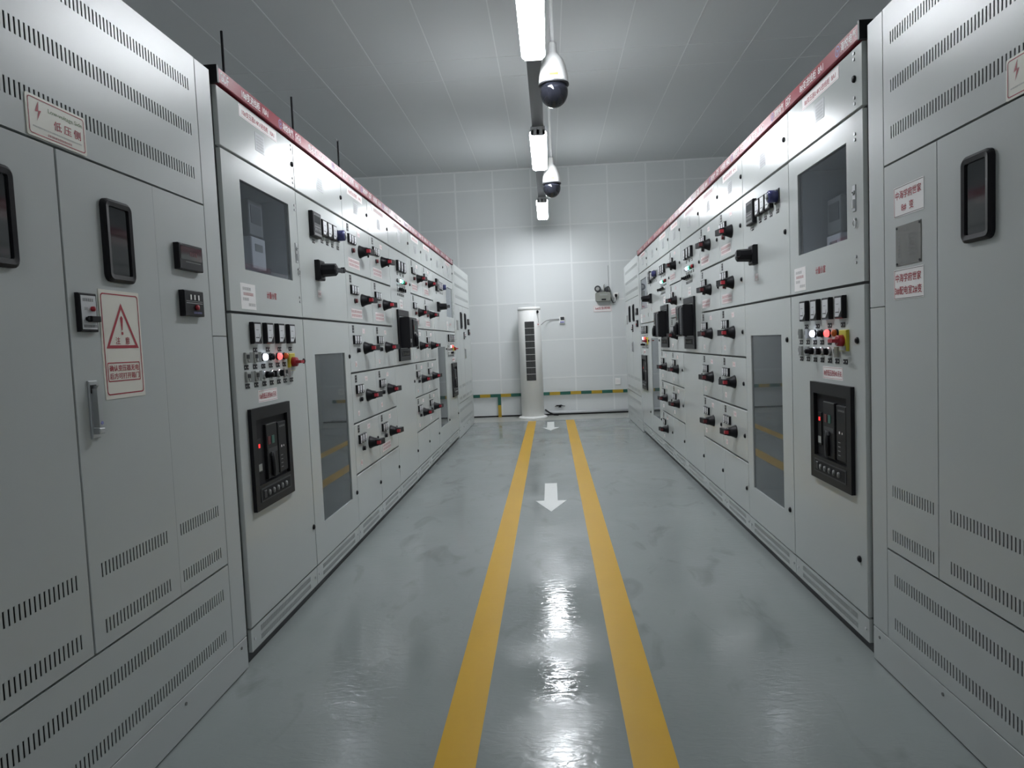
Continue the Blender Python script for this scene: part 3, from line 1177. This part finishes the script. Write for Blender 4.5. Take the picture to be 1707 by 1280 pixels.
def f_enc_body(b):
    w = EW
    y0, y1 = 0.022, ED
    b.face([(0.115, y0 + .05, 0.13), (w - 0.115, y0 + .05, 0.13), (w - 0.115, y0 + .05, EH), (0.115, y0 + .05, EH)], 'hollow_shade')
    b.face([(0, y0, 0), (0, y1, 0), (0, y1, EH), (0, y0, EH)][::-1], 'enclosure_paint')
    b.face([(w, y0, 0), (w, y1, 0), (w, y1, EH), (w, y0, EH)], 'enclosure_paint')
    b.face([(0, y0, EH - 0.001), (w, y0, EH - 0.001), (w, y1, EH - 0.001), (0, y1, EH - 0.001)], 'enclosure_paint')
    b.face([(0, y1, 0), (0, y1, EH), (w, y1, EH), (w, y1, 0)], 'enclosure_paint')


def f_enc_post(b):
    for za, zb in ((0.136, 1.3405), (1.3435, EH)):
        b.box(0, 0.112, 0, 0.03, za, zb, 'enclosure_paint', 0.0015)


def f_enc_kick(b):
    b.box(0, EW, 0, 0.03, 0.005, 0.132, 'enclosure_paint', 0.0015)
    b.box(0, EW, 0.031, 0.04, 0.0, 0.14, 'hollow_shade')  # dark sheet that paints the shadow line under the kick plate
    for k in range(5):
        b.cyl((0.05 + 0.417 * k, 0.106), 0.006, 0, -0.003, 'mid_grey', 8)


UL, UR = 0.115, EW - 0.115


def f_enc_top(b):
    sl = slots(UL + 0.05, UR - 0.047)
    b.panel(UL + .001, UR - .001, 1.834, EH, 'enclosure_paint', [(1.914, 1.956, sl), (2.070, 2.112, sl), (2.230, 2.272, sl)], t=0.02)


def f_enc_low(b):
    sl = slots(UL + 0.05, UR - 0.047)
    b.panel(UL + .0015, UR - .0015, 0.1365, 0.463, 'enclosure_paint', [(0.186, 0.228, sl), (0.345, 0.387, sl)], t=0.02)


def f_enc_door(x0, x1, a, c):
    def fn(b):
        sl = slots(a, c)
        b.panel(x0, x1, 0.471, 1.827, 'enclosure_paint', [(0.507, 0.547, sl), (0.667, 0.707, sl)], t=0.02)
    return fn


def f_view(b):
    w, h = 0.136, 0.24
    o = b.round_rect(-w / 2, w / 2, -h / 2, h / 2, 0.022)
    i = b.round_rect(-w / 2 + 0.021, w / 2 - 0.021, -h / 2 + 0.021, h / 2 - 0.021, 0.006)
    m1 = b.round_rect(-w / 2 + 0.008, w / 2 - 0.008, -h / 2 + 0.008, h / 2 - 0.008, 0.016)
    n = len(o)
    for q in range(n):
        j = (q + 1) % n
        for A, ya, B, yb in ((o, 0.0, o, -0.010), (o, -0.010, m1, -0.016), (m1, -0.016, i, -0.014), (i, -0.014, i, -0.008)):
            b.face([(A[q][0], ya, A[q][1]), (A[j][0], ya, A[j][1]), (B[j][0], yb, B[j][1]), (B[q][0], yb, B[q][1])], 'black', True)
    b.face([(p[0], -0.009, p[1]) for p in i], 'lens')


def f_enc_handle(b):
    b.box(-0.018, 0.018, -0.006, 0, -0.08, 0.08, 'steel', 0.002)
    b.box(-0.012, 0.012, -0.007, -0.006, 0.045, 0.068, 'hollow_shade')
    b.prism([(-0.009, -0.05), (0.009, -0.05), (0.009, 0.058), (0.0, 0.066), (-0.009, 0.058)], -0.022, -0.006, 'steel')
    b.box(-0.011, 0.011, -0.024, -0.006, -0.068, -0.052, 'steel', 0.002)
    b.cyl((0.002, -0.038), 0.005, -0.022, -0.0235, 'ink_blue', 8)


def f_lock_box(b):
    b.box(-0.037, 0.037, -0.012, 0, -0.053, 0.053, 'black', 0.003)
    b.box(-0.030, 0.030, -0.013, -0.012, -0.046, 0.046, 'dial')
    b.scribble(-0.024, 0.024, 0.030, 0.038, -0.0136, 'ink_black', 4)
    b.scribble(-0.02, -0.004, 0.006, 0.014, -0.0136, 'ink_grey', 6)
    b.scribble(-0.026, 0.026, -0.041, -0.034, -0.0136, 'ink_black', 7)
    b.lathe([(0.007, 0.012), (0.007, 0.020), (0.0, 0.023)], (0.012, 0, 0.010), (0, -1, 0), 'red', 12)
    b.box(-0.008, 0.030, -0.026, -0.013, -0.026, -0.010, 'black', 0.002)
    b.cyl((-0.012, -0.018), 0.006, -0.013, -0.022, 'black', 8)


def f_temp(b):
    b.box(-0.08, 0.08, -0.020, 0, -0.045, 0.045, 'black', 0.003)
    b.box(-0.07, 0.07, -0.0208, -0.020, -0.010, 0.036, 'lens')
    b.scribble(-0.012, 0.035, 0.004, 0.018, -0.0214, 'dark_red', 12)
    b.box(-0.04, 0.06, -0.0206, -0.020, -0.018, -0.016, 'mid_grey')


def f_charged(b):
    b.box(-0.066, 0.066, -0.020, 0, -0.045, 0.045, 'black', 0.003)
    for k in range(3):
        b.box(-0.028 + 0.026 * k, -0.020 + 0.026 * k, -0.022, -0.020, 0.012, 0.030, 'ink_white')
    b.box(-0.055, 0.055, -0.0206, -0.020, -0.001, 0.002, 'ink_grey')
    b.box(-0.055, 0.055, -0.0206, -0.020, 0.006, 0.008, 'ink_grey')
    b.lathe([(0.010, 0.020), (0.009, 0.027), (0, 0.028)], (0.012, 0, -0.014), (0, -1, 0), 'red', 12)
    b.scribble(-0.01, 0.045, -0.036, -0.029, -0.0206, 'ink_blue', 14)


def f_name_plate(b):
    b.box(-0.08, 0.08, -0.002, 0, -0.067, 0.067, 'plate', 0.0005)
    for x in (-0.072, 0.072):
        for z in (-0.06, 0.06):
            b.cyl((x, z), 0.004, -0.002, -0.004, 'dark_grey', 8)
    b.scribble(-0.05, -0.01, 0.045, 0.055, -0.0026, 'ink_grey', 30)
    for k in range(7):
        b.scribble(-0.062, -0.048, 0.026 - 0.012 * k, 0.033 - 0.012 * k, -0.0026, 'ink_grey', 31 + k)
        b.scribble(0.0, 0.055, 0.026 - 0.012 * k, 0.032 - 0.012 * k, -0.0026, 'ink_grey', 41 + k)


def bolt_shape(b, x, z, h, y, ink):
    p = [(0.52, 1.0), (0.12, 0.45), (0.48, 0.50), (0.28, 0.0), (0.80, 0.58), (0.50, 0.55), (0.56, 1.0)]
    tri = [(0, 1, 2), (0, 2, 5), (0, 5, 6), (2, 3, 4), (2, 4, 5)]
    b.mesh([(x + (q[0] - 0.45) * h * 0.62, y, z + (q[1] - 0.5) * h) for q in p], tri, ink)


def f_side_sign(b):
    """Low-voltage Side plate"""
    w, h = 0.218, 0.104
    o = b.round_rect(0, w, 0, h, 0.006)
    b.prism(o, -0.002, 0, 'sign')
    y = -0.0026
    b.ring(b.round_rect(0.006, w - 0.006, 0.006, h - 0.006, 0.008), b.round_rect(0.0085, w - 0.0085, 0.0085, h - 0.0085, 0.006), y, 'ink_red')
    bolt_shape(b, 0.040, 0.066, 0.050, y, 'ink_red')
    b.text('Low-voltage Side', 0.076, 0.204, 0.070, 0.084, y, 'ink_green')
    b.text('低 压 侧', 0.094, 0.196, 0.036, 0.060, y, 'ink_red')
    b.scribble(0.018, 0.200, 0.024, 0.0275, y, 'ink_grey', 61)
    b.scribble(0.070, 0.160, 0.012, 0.018, y, 'ink_red', 62)


def f_attention(b):
    w, h = 0.190, 0.316
    b.box(0, w, -0.0015, 0, 0, h, 'sign')
    y = -0.0021
    b.ring(b.round_rect(0.007, w - 0.007, 0.012, h - 0.010, 0.010), b.round_rect(0.0105, w - 0.0105, 0.0155, h - 0.0135, 0.008), y, 'ink_red')
    A, B, C = (0.097, 0.280), (0.018, 0.147), (0.172, 0.147)
    cx, cz = 0.0957, 0.191
    k = 0.80
    o = [B, C, A]
    i = [(cx + (p[0] - cx) * k, cz + (p[1] - cz) * k) for p in o]
    b.ring(o, i, y, 'ink_red')
    b.mesh([(0.094, y, 0.200), (0.098, y, 0.200), (0.103, y, 0.236), (0.096, y, 0.243), (0.089, y, 0.236)], [(0, 1, 2, 3, 4)], 'ink_red')
    n = 12
    b.face([(0.096 + 0.005 * math.cos(2 * PI * q / n), y, 0.191 + 0.005 * math.sin(2 * PI * q / n)) for q in range(n)], 'ink_red')
    b.text('注', 0.062, 0.083, 0.159, 0.180, y, 'ink_red')
    b.text('意', 0.108, 0.129, 0.159, 0.180, y, 'ink_red')
    b.ring(b.round_rect(0.016, 0.170, 0.050, 0.106, 0.004), b.round_rect(0.019, 0.167, 0.053, 0.103, 0.003), y, 'ink_red')
    b.text('确认变压器无电', 0.024, 0.164, 0.080, 0.098, y, 'ink_red')
    b.text('后方可打开箱门', 0.024, 0.164, 0.057, 0.075, y, 'ink_red')


def f_name_sticker(l1, l2, wide):
    def fn(b):
        w, h = 0.188, 0.102
        b.box(0, w, -0.0012, 0, 0, h, 'sticker')
        y = -0.0018
        b.box(0.003, w - 0.003, y, -0.0012, 0.003, 0.0045, 'ink_black')
        b.box(0.003, w - 0.003, y, -0.0012, h - 0.0045, h - 0.003, 'ink_black')
        b.box(0.003, 0.0045, y, -0.0012, 0.003, h - 0.003, 'ink_pink')
        b.text(l1, 0.012, w - 0.014, 0.058, 0.086, y, 'ink_red')
        if wide:
            b.text(l2, 0.008, w - 0.010, 0.016, 0.044, y, 'ink_red')
        else:
            b.text(l2, 0.050, 0.128, 0.016, 0.044, y, 'ink_red')
    return fn


def enclosure(loc, rz, label, extra):
    o = thing('transformer_enclosure', label, 'transformer cabinet', loc, rz, 'transformer enclosures')
    put('enclosure_body', shared('enc_body', f_enc_body), o)
    put('corner_post', shared('enc_post', f_enc_post), o)
    put('corner_post', shared('enc_post', f_enc_post), o, (EW - 0.112, 0, 0))
    put('kick_plate', shared('enc_kick', f_enc_kick), o)
    t = put('top_panel', shared('enc_top', f_enc_top), o)
    put('bottom_panel', shared('enc_low', f_enc_low), o)
    mid = EW / 2
    lp = put('side_panel', shared('enc_sl', f_enc_door(UL + .001, 0.4435, 0.155, 0.425)), o)
    rp = put('side_panel', shared('enc_sr', f_enc_door(EW - 0.4460, UR - .001, EW - 0.425, EW - 0.155)), o)
    dl = put('door', shared('enc_dl', f_enc_door(0.4485, mid - .0045, 0.51, 0.833)), o)
    dr = put('door', shared('enc_dr', f_enc_door(mid + .0045, EW - 0.4470, 0.937, 1.262)), o)
    put('viewing_window', shared('view', f_view), dl, (mid - 0.231, 0, 1.616), label='black framed viewing window')
    put('viewing_window', shared('view', f_view), dr, (mid + 0.231, 0, 1.616), label='black framed viewing window')
    put('door_handle', shared('enc_handle', f_enc_handle), dr, (mid + 0.069, 0, 1.135), label='steel lever handle')
    put('lock_indicator', shared('lock_box', f_lock_box), dr, (mid + 0.067, 0, 1.402), label='small panel with red button')
    put('temperature_display', shared('temp', f_temp), rp, (1.505, 0, 1.616), label='black display with red digits')
    put('voltage_indicator', shared('charged', f_charged), rp, (1.505, 0, 1.456), label='black panel with three white dots')
    put('name_plate', shared('name_plate', f_name_plate), lp, (0.277, 0, 1.541), label='engraved metal name plate')
    extra(o, t, lp, dl, dr)
    return o


def extra_left(o, t, lp, dl, dr):
    put('warning_sign', shared('side_sign', f_side_sign), o, (0.792, -0.0005, 1.837), label='cream Low-voltage Side sign with red bolt')
    put('warning_sign', shared('attention', f_attention), dr, (1.012, 0, 1.156), label='cream attention sign with red triangle')


def extra_right(o, t, lp, dl, dr):
    put('warning_sign', shared('side_sign', f_side_sign), o, (0.767, -0.0005, 1.832), label='cream sign with red lightning bolt')
    put('sticker', shared('st1', f_name_sticker('中海学府世家', '8#  变', False)), lp, (0.185, 0, 1.638), label='white sticker with red lettering, above the name plate')
    put('sticker', shared('st2', f_name_sticker('中海学府世家', '3#配电室2#变', True)), lp, (0.182, 0, 1.361), label='white sticker with red lettering, below the name plate')


def extra_none(o, t, lp, dl, dr):
    pass


enclosure((XL, 0.868, 0), PI / 2, 'slotted grey transformer enclosure in left foreground with triangular attention sign', extra_left)
enclosure((XR, 2.638, 0), -PI / 2, 'slotted grey transformer enclosure in right foreground with two red-lettered stickers', extra_right)
enclosure((XL, 9.165, 0), PI / 2, 'pale transformer enclosure beyond the far end of the left switchgear row', extra_none)
enclosure((XR, 10.94, 0), -PI / 2, 'pale transformer enclosure beyond the far end of the right switchgear row', extra_none)

# ------------------------------------------------------------------ floor markings
for x0, x1, lb in ((-0.402, -0.274, 'long yellow painted floor line on the left of the arrows'), (0.197, 0.331, 'long yellow painted floor line on the right of the arrows')):
    b = MB()
    b.box(x0, x1, -1.5, 10.93, 0.0004, 0.0016, 'line_yellow')
    tag(put('floor_line', b), lb, 'floor marking', 'yellow floor lines')
for y0, y1, y2, lb in ((6.073, 5.407, 5.055, 'large white arrow painted on the floor, nearer the camera'), (10.74, 10.035, 9.71, 'small-looking white arrow on the floor near the air conditioner')):
    b = MB()
    b.prism([(-0.097, y0), (-0.097, y1), (-0.166, y1), (-0.042, y2), (0.083, y1), (0.010, y1), (0.010, y0)], 0.0004, 0.0018, 'arrow_white', 'z')
    tag(put('floor_arrow', b), lb, 'floor marking', 'white floor arrows')

# ------------------------------------------------------------------ lamps on their trunking
TX, TZ = -0.040, 3.26
tr = thing('cable_trunking', 'long grey cable trunking hung below the ceiling, carrying the strip lights', 'cable trunking', (TX, 0, TZ))
b = MB()
b.box(-0.053, 0.053, -3.2, 11.02, 0.0, 0.05, 'trunking')
put('trunking', b, tr)
for y in (-2.6, -0.8, 0.9, 2.6, 5.5, 8.5, 10.3):
    b = MB()
    b.lathe([(0.006, 0), (0.006, CEIL - TZ - 0.05)], (0, y, 0.05), (0, 0, 1), 'steel', 8)
    put('hanger_rod', b, tr)


def lamp(y0, y1, label):
    o = thing('strip_light', label, 'light', (TX, y0, TZ), 0, 'strip lights along the trunking')
    n = y1 - y0
    b = MB()
    b.box(-0.068, 0.068, 0, n, -0.030, -0.001, 'fixture')
    b.box(-0.06, 0.06, 0.0, 0.006, -0.082, -0.03, 'fixture')
    b.box(-0.06, 0.06, n - 0.006, n, -0.082, -0.03, 'fixture')
    put('housing', b, o)
    for x in (-0.056, 0.0, 0.056):
        b = MB()
        b.lathe([(0.024, 0), (0.024, n - 0.06)], (x, 0.03, -0.058), (0, 1, 0), 'tube', 12)
        put('tube', b, o, label='glowing white tube')
        for y in (0.0, n - 0.03):
            b = MB()
            b.box(x - 0.012, x + 0.012, y, y + 0.03, -0.072, -0.029, 'fixture')
            put('lamp_holder', b, o)


lamp(-2.72, -1.36, 'added strip light behind the camera, unseen, brightening the near cabinets')  # unseen lamp added as fill light for the near cabinets
lamp(3.44, 4.80, 'glowing strip light at the top edge, nearest and largest in view')
lamp(6.50, 7.83, 'glowing strip light between the two dome cameras, middle of three')
lamp(9.62, 10.96, 'glowing strip light closest to the back wall, smallest in view')


def dome_camera(x, y, rim, label):
    o = thing('dome_camera', label, 'security camera', (x, y, CEIL), 0, 'ceiling dome cameras')
    z = -(CEIL - rim)
    b = MB()
    b.lathe([(0.05, 0.0), (0.05, -0.012), (0.014, -0.016), (0.014, z + 0.27)], (0, 0, 0), (0, 0, 1), 'dome_white', 16)
    put('pole', b, o)
    b = MB()
    b.lathe([(0.020, z + 0.290), (0.030, z + 0.28), (0.032, z + 0.21), (0.046, z + 0.196), (0.070, z + 0.168), (0.089, z + 0.120), (0.101, z + 0.060), (0.106, z + 0.012), (0.106, z)], (0, 0, 0), (0, 0, 1), 'dome_white', 28)
    b.lathe([(0.107, z), (0.107, z - 0.010), (0.096, z - 0.012)], (0, 0, 0), (0, 0, 1), 'dark_grey', 28)
    y_ = -0.106
    b.face([(-0.03, y_, z + 0.03), (0.03, y_, z + 0.03), (0.03, y_ + 0.001, z + 0.045), (-0.03, y_ + 0.001, z + 0.045)], 'yellow')
    put('housing', b, o, label='white bell-shaped housing')
    b = MB()
    p = [(0.096, z - 0.011), (0.099, z - 0.052)]
    for i in range(1, 13):
        a = PI / 2 * i / 12
        p.append((0.099 * math.cos(a), z - 0.052 - 0.108 * math.sin(a)))
    b.lathe(p, (0, 0, 0), (0, 0, 1), 'dome_dark', 28)
    put('dome', b, o, label='dark glossy dome')


dome_camera(0.094, 4.96, 3.070, 'nearer white and black dome camera hanging beside the first strip light')
dome_camera(0.086, 7.97, 3.063, 'farther white and black dome camera hanging below the second strip light')

for k, (y, lb) in enumerate(((3.04, 'thin black rod standing on the left row, nearest of three'), (3.86, 'thin black rod standing on the left row, middle of three'),
                             (4.70, 'thin black rod with a bent tip standing on the left row, farthest of three'))):
    b = MB()
    b.lathe([(0.006, 0), (0.006, 0.36)], (0, 0, 0), (0, 0, 1), 'black_matt', 8)
    if k == 2:
        b.tube([(0, 0, 0.356), (0, -0.05, 0.358)], 0.003, 'steel', 6)
    tag(put('threaded_rod', b, None, (-1.395, y, Z_TOP)), lb, 'rod', 'rods on top of the left row')

# ------------------------------------------------------------------ things at the back wall
ac = thing('air_conditioner', 'tall white cylindrical air conditioner standing at the back wall', 'air conditioner', (-0.334, 11.42, 0))
b = MB()
b.lathe([(0.243, 0.0), (0.243, 0.018), (0.222, 0.034), (0.195, 0.036)], (0, 0, 0), (0, 0, 1), 'plastic_white', 40)
put('base', b, ac)
b = MB()
b.lathe([(0.188, 0.034), (0.188, 1.785), (0.184, 1.79)], (0, 0, 0), (0, 0, 1), 'plastic_white', 48)
put('body', b, ac)
b = MB()
b.lathe([(0.186, 1.79), (0.193, 1.795), (0.193, 1.825), (0.18, 1.838), (0.0, 1.842)], (0, 0, 0), (0, 0, 1), 'plastic_white', 48)
put('top_cap', b, ac)
b = MB()
R_ = 0.1888
A0, A1 = -0.415, 0.435
n = 14
for i in range(n):
    a0, a1 = A0 + (A1 - A0) * i / n, A0 + (A1 - A0) * (i + 1) / n
    b.face([(R_ * math.sin(a0), -R_ * math.cos(a0), 0.632), (R_ * math.sin(a1), -R_ * math.cos(a1), 0.632),
            (R_ * math.sin(a1), -R_ * math.cos(a1), 1.600), (R_ * math.sin(a0), -R_ * math.cos(a0), 1.600)], 'black_matt')
for i in range(9):
    a = A0 + (A1 - A0) * (i + 0.5) / 9
    x, y = 0.1905 * math.sin(a), -0.1905 * math.cos(a)
    b.box(x - 0.0022, x + 0.0022, y - 0.002, y + 0.004, 0.632, 1.600, 'mid_grey')
for k in range(8):
    z = 0.632 + 0.968 * (k + 1) / 9
    pts = [(0.1915 * math.sin(A0 + (A1 - A0) * i / n), -0.1915 * math.cos(A0 + (A1 - A0) * i / n), z) for i in range(n + 1)]
    b.tube(pts, 0.0028, 'plastic_white', 6)
put('air_grille', b, ac, label='dark slotted air grille')
b = MB()
a = 0.80
x, y = 0.189 * math.sin(a), -0.189 * math.cos(a)
b.lathe([(0.0, 0), (0.022, 0.004), (0.026, 0.012), (0.018, 0.020), (0, 0.022)], (x, y, 1.755), (math.sin(a), -math.cos(a), 0), 'black', 14)
put('control_knob', b, ac, label='small black sensor')
b = MB()
b.tube([(0.192 * math.sin(0.86), -0.192 * math.cos(0.86), 1.745), (0.193 * math.sin(0.88), -0.193 * math.cos(0.88), 1.66), (0.193 * math.sin(0.9), -0.193 * math.cos(0.9), 1.575)], 0.003, 'ink_grey', 6)
put('cord', b, ac)
b = MB()
x, y = 0.190 * math.sin(0.82), -0.190 * math.cos(0.82)
b.box(x - 0.030, x + 0.030, y - 0.006, y - 0.003, 1.525, 1.575, 'sticker')
b.text('1#', x - 0.018, x + 0.018, 1.538, 1.562, y - 0.0066, 'ink_red')
put('hanging_tag', b, ac, label='white tag with red lettering')

b = MB()
b.tube([(-0.15, 11.53, 1.54), (-0.10, 11.60, 1.585), (-0.05, 11.70, 1.618), (0.02, 11.735, 1.632), (0.10, 11.737, 1.634), (0.168, 11.735, 1.634)], 0.006, 'ink_grey', 8)
tag(put('power_cable', b), 'thin grey cable running from the air conditioner to the wall box', 'cable')
wb = thing('control_box', 'small white wall box with a dark screen right of the air conditioner', 'wall box', (0.214, BACK, 1.618))
b = MB()
b.box(-0.048, 0.048, -0.035, -0.003, -0.058, 0.056, 'plastic_white', 0.004)
put('case', b, wb)
b = MB()
b.box(-0.028, 0.036, -0.040, -0.035, -0.004, 0.050, 'dark_grey', 0.002)
put('screen', b, wb, label='dark screen')
b = MB()
b.box(-0.036, 0.036, -0.038, -0.035, -0.050, -0.024, 'ink_blue', 0.001)
put('button_bar', b, wb)

em = thing('emergency_light', 'grey twin-head emergency light on the back wall above a red-lettered sign', 'emergency light', (0.917, BACK, 1.975))
b = MB()
o_ = b.round_rect(-0.128, 0.125, -0.075, 0.075, 0.025)
b.prism(o_, -0.09, -0.003, 'emergency')
b.box(-0.06, 0.07, -0.092, -0.09, 0.02, 0.045, 'grey_plastic')
b.box(-0.03, 0.045, -0.093, -0.09, -0.06, -0.035, 'black')
put('battery_case', b, em)
for x, z, ax in ((-0.085, 0.135, (-0.15, -1, 0.05)), (0.085, 0.118, (0.9, -0.5, 0.25))):
    b = MB()
    a = Vector(ax).normalized()
    c = Vector((x, -0.05, z))
    b.lathe([(0.02, -0.05), (0.045, -0.035), (0.055, 0.0), (0.055, 0.02), (0.048, 0.022)], c, a, 'dark_grey', 20)
    b.lathe([(0.047, 0.019), (0.02, 0.024), (0.0, 0.025)], c, a, 'grey_plastic', 20)
    b.tube([(x, -0.045, 0.072), (x, -0.05, z - 0.03)], 0.009, 'dark_grey', 8)
    put('lamp_head', b, em)
b = MB()
b.tube([(0.02, -0.02, 0.07), (0.02, -0.02, 0.19), (0.025, -0.022, 0.205), (0.035, -0.022, 0.200)], 0.008, 'emergency', 8)
put('hook', b, em)
b = MB()
b.tube([(0.128, -0.03, 0.0), (0.14, -0.03, -0.06), (0.165, -0.03, -0.105), (0.20, -0.03, -0.10), (0.225, -0.035, -0.05), (0.222, -0.045, 0.0)], 0.006, 'black', 8)
b.lathe([(0.010, -0.03), (0.022, 0.0), (0.022, 0.02)], (0.218, -0.036, 0.012), (0, 0.3, 1), 'black', 12)
put('power_cord', b, em, label='black power cord with plug')

so = thing('wall_outlet', 'white wall outlet behind the black plug of the emergency light', 'outlet', (1.135, BACK, 1.995))
b = MB()
b.box(-0.043, 0.043, -0.012, -0.003, -0.043, 0.043, 'plastic_white', 0.003)
put('face_plate', b, so)
b = MB()
b.box(-0.005, 0.005, -0.0126, -0.012, -0.012, 0.0, 'black')
put('socket_hole', b, so)
b = MB()
b.box(-0.153, 0.153, -0.004, -0.001, -0.052, 0.052, 'sticker')
b.outline(-0.149, 0.149, -0.048, 0.048, 0.003, -0.0046, 'ink_pink')
b.text('3#应急照明', -0.125, 0.125, -0.015, 0.030, -0.0046, 'ink_red')
tag(put('wall_sign', b, None, (0.904, BACK - 0.003, 1.779)), 'white wall sign with red lettering below the emergency light', 'sign')
b = MB()
b.tube([(1.02, BACK - 0.006, 2.12), (1.02, BACK - 0.006, 2.50)], 0.0025, 'ink_grey', 6)
tag(put('wire', b), 'thin grey wire rising up the back wall behind the emergency light', 'wire')
sw = thing('wall_socket', 'square white socket plate low on the back wall above the striped bar', 'outlet', (1.122, BACK, 0.537))
b = MB()
b.box(-0.048, 0.048, -0.014, -0.003, -0.052, 0.052, 'plastic_white', 0.003)
put('face_plate', b, sw)
b = MB()
b.box(-0.030, 0.030, -0.0146, -0.014, -0.025, 0.025, 'sticker')
put('socket_insert', b, sw)

# striped earth bar
gb = thing('earth_bar', 'green and yellow striped earth bar along the foot of the back wall', 'earth bar', (0, BACK, 0.372))


def striped(name, x0, x1, parent, first):
    b = MB()
    x = x0
    k = first
    while x < x1 - 1e-4:
        xe = min(x + 0.178, x1)
        b.box(x, xe, -0.045, -0.037, -0.027, 0.027, 'bus_green' if k % 2 == 0 else 'bus_yellow')
        x = xe
        k += 1
    x = x0 + 0.1
    while x < x1:
        b.box(x - 0.008, x + 0.008, -0.037, -0.002, -0.008, 0.008, 'steel')
        x += 0.55
    return put(name, b, parent)


striped('bar_section', -3.2, -0.40, gb, 0)
striped('bar_section', -0.40, 1.275, gb, 1)
b = MB()
b.box(-0.937, -0.883, -0.056, -0.046, -0.165, 0.027, 'bus_green')
b.box(-0.937, -0.883, -0.056, -0.046, -0.371, -0.165, 'bus_yellow')
put('down_lead', b, gb, label='vertical green and yellow lead')

b = MB()
b.tube([(-0.13, 11.62, 0.10), (-0.08, 11.66, 0.07), (0.0, 11.69, 0.05), (0.3, 11.70, 0.045), (1.30, 11.70, 0.045)], 0.022, 'dial', 10)
tag(put('conduit_pipe', b), 'white conduit pipe lying along the foot of the back wall', 'pipe')
b = MB()
b.tube([(-0.13, 11.56, 0.115), (-0.06, 11.56, 0.06), (0.02, 11.58, 0.02), (0.09, 11.60, 0.013)], 0.012, 'black_matt', 8)
tag(put('drain_hose', b), 'short black hose at the foot of the air conditioner', 'hose')
b = MB()
rnd = random.Random(5)
for k in range(5):
    x, z = 0.02 * k - 0.04, 0.01 * (k % 2)
    b.tube([(x - 0.05, -0.012 - 0.006 * k, z + rnd.uniform(-.02, .02)), (x, -0.02, z + 0.012), (x + 0.045, -0.012, z + rnd.uniform(-.02, .02))], 0.006, 'black_matt', 6)
b.box(-0.02, 0.02, -0.02, -0.002, -0.015, 0.02, 'black_matt')
tag(put('cable_bundle', b, None, (0.125, BACK, 0.142)), 'small tangle of black cable ends on the wall above the white pipe', 'cable')
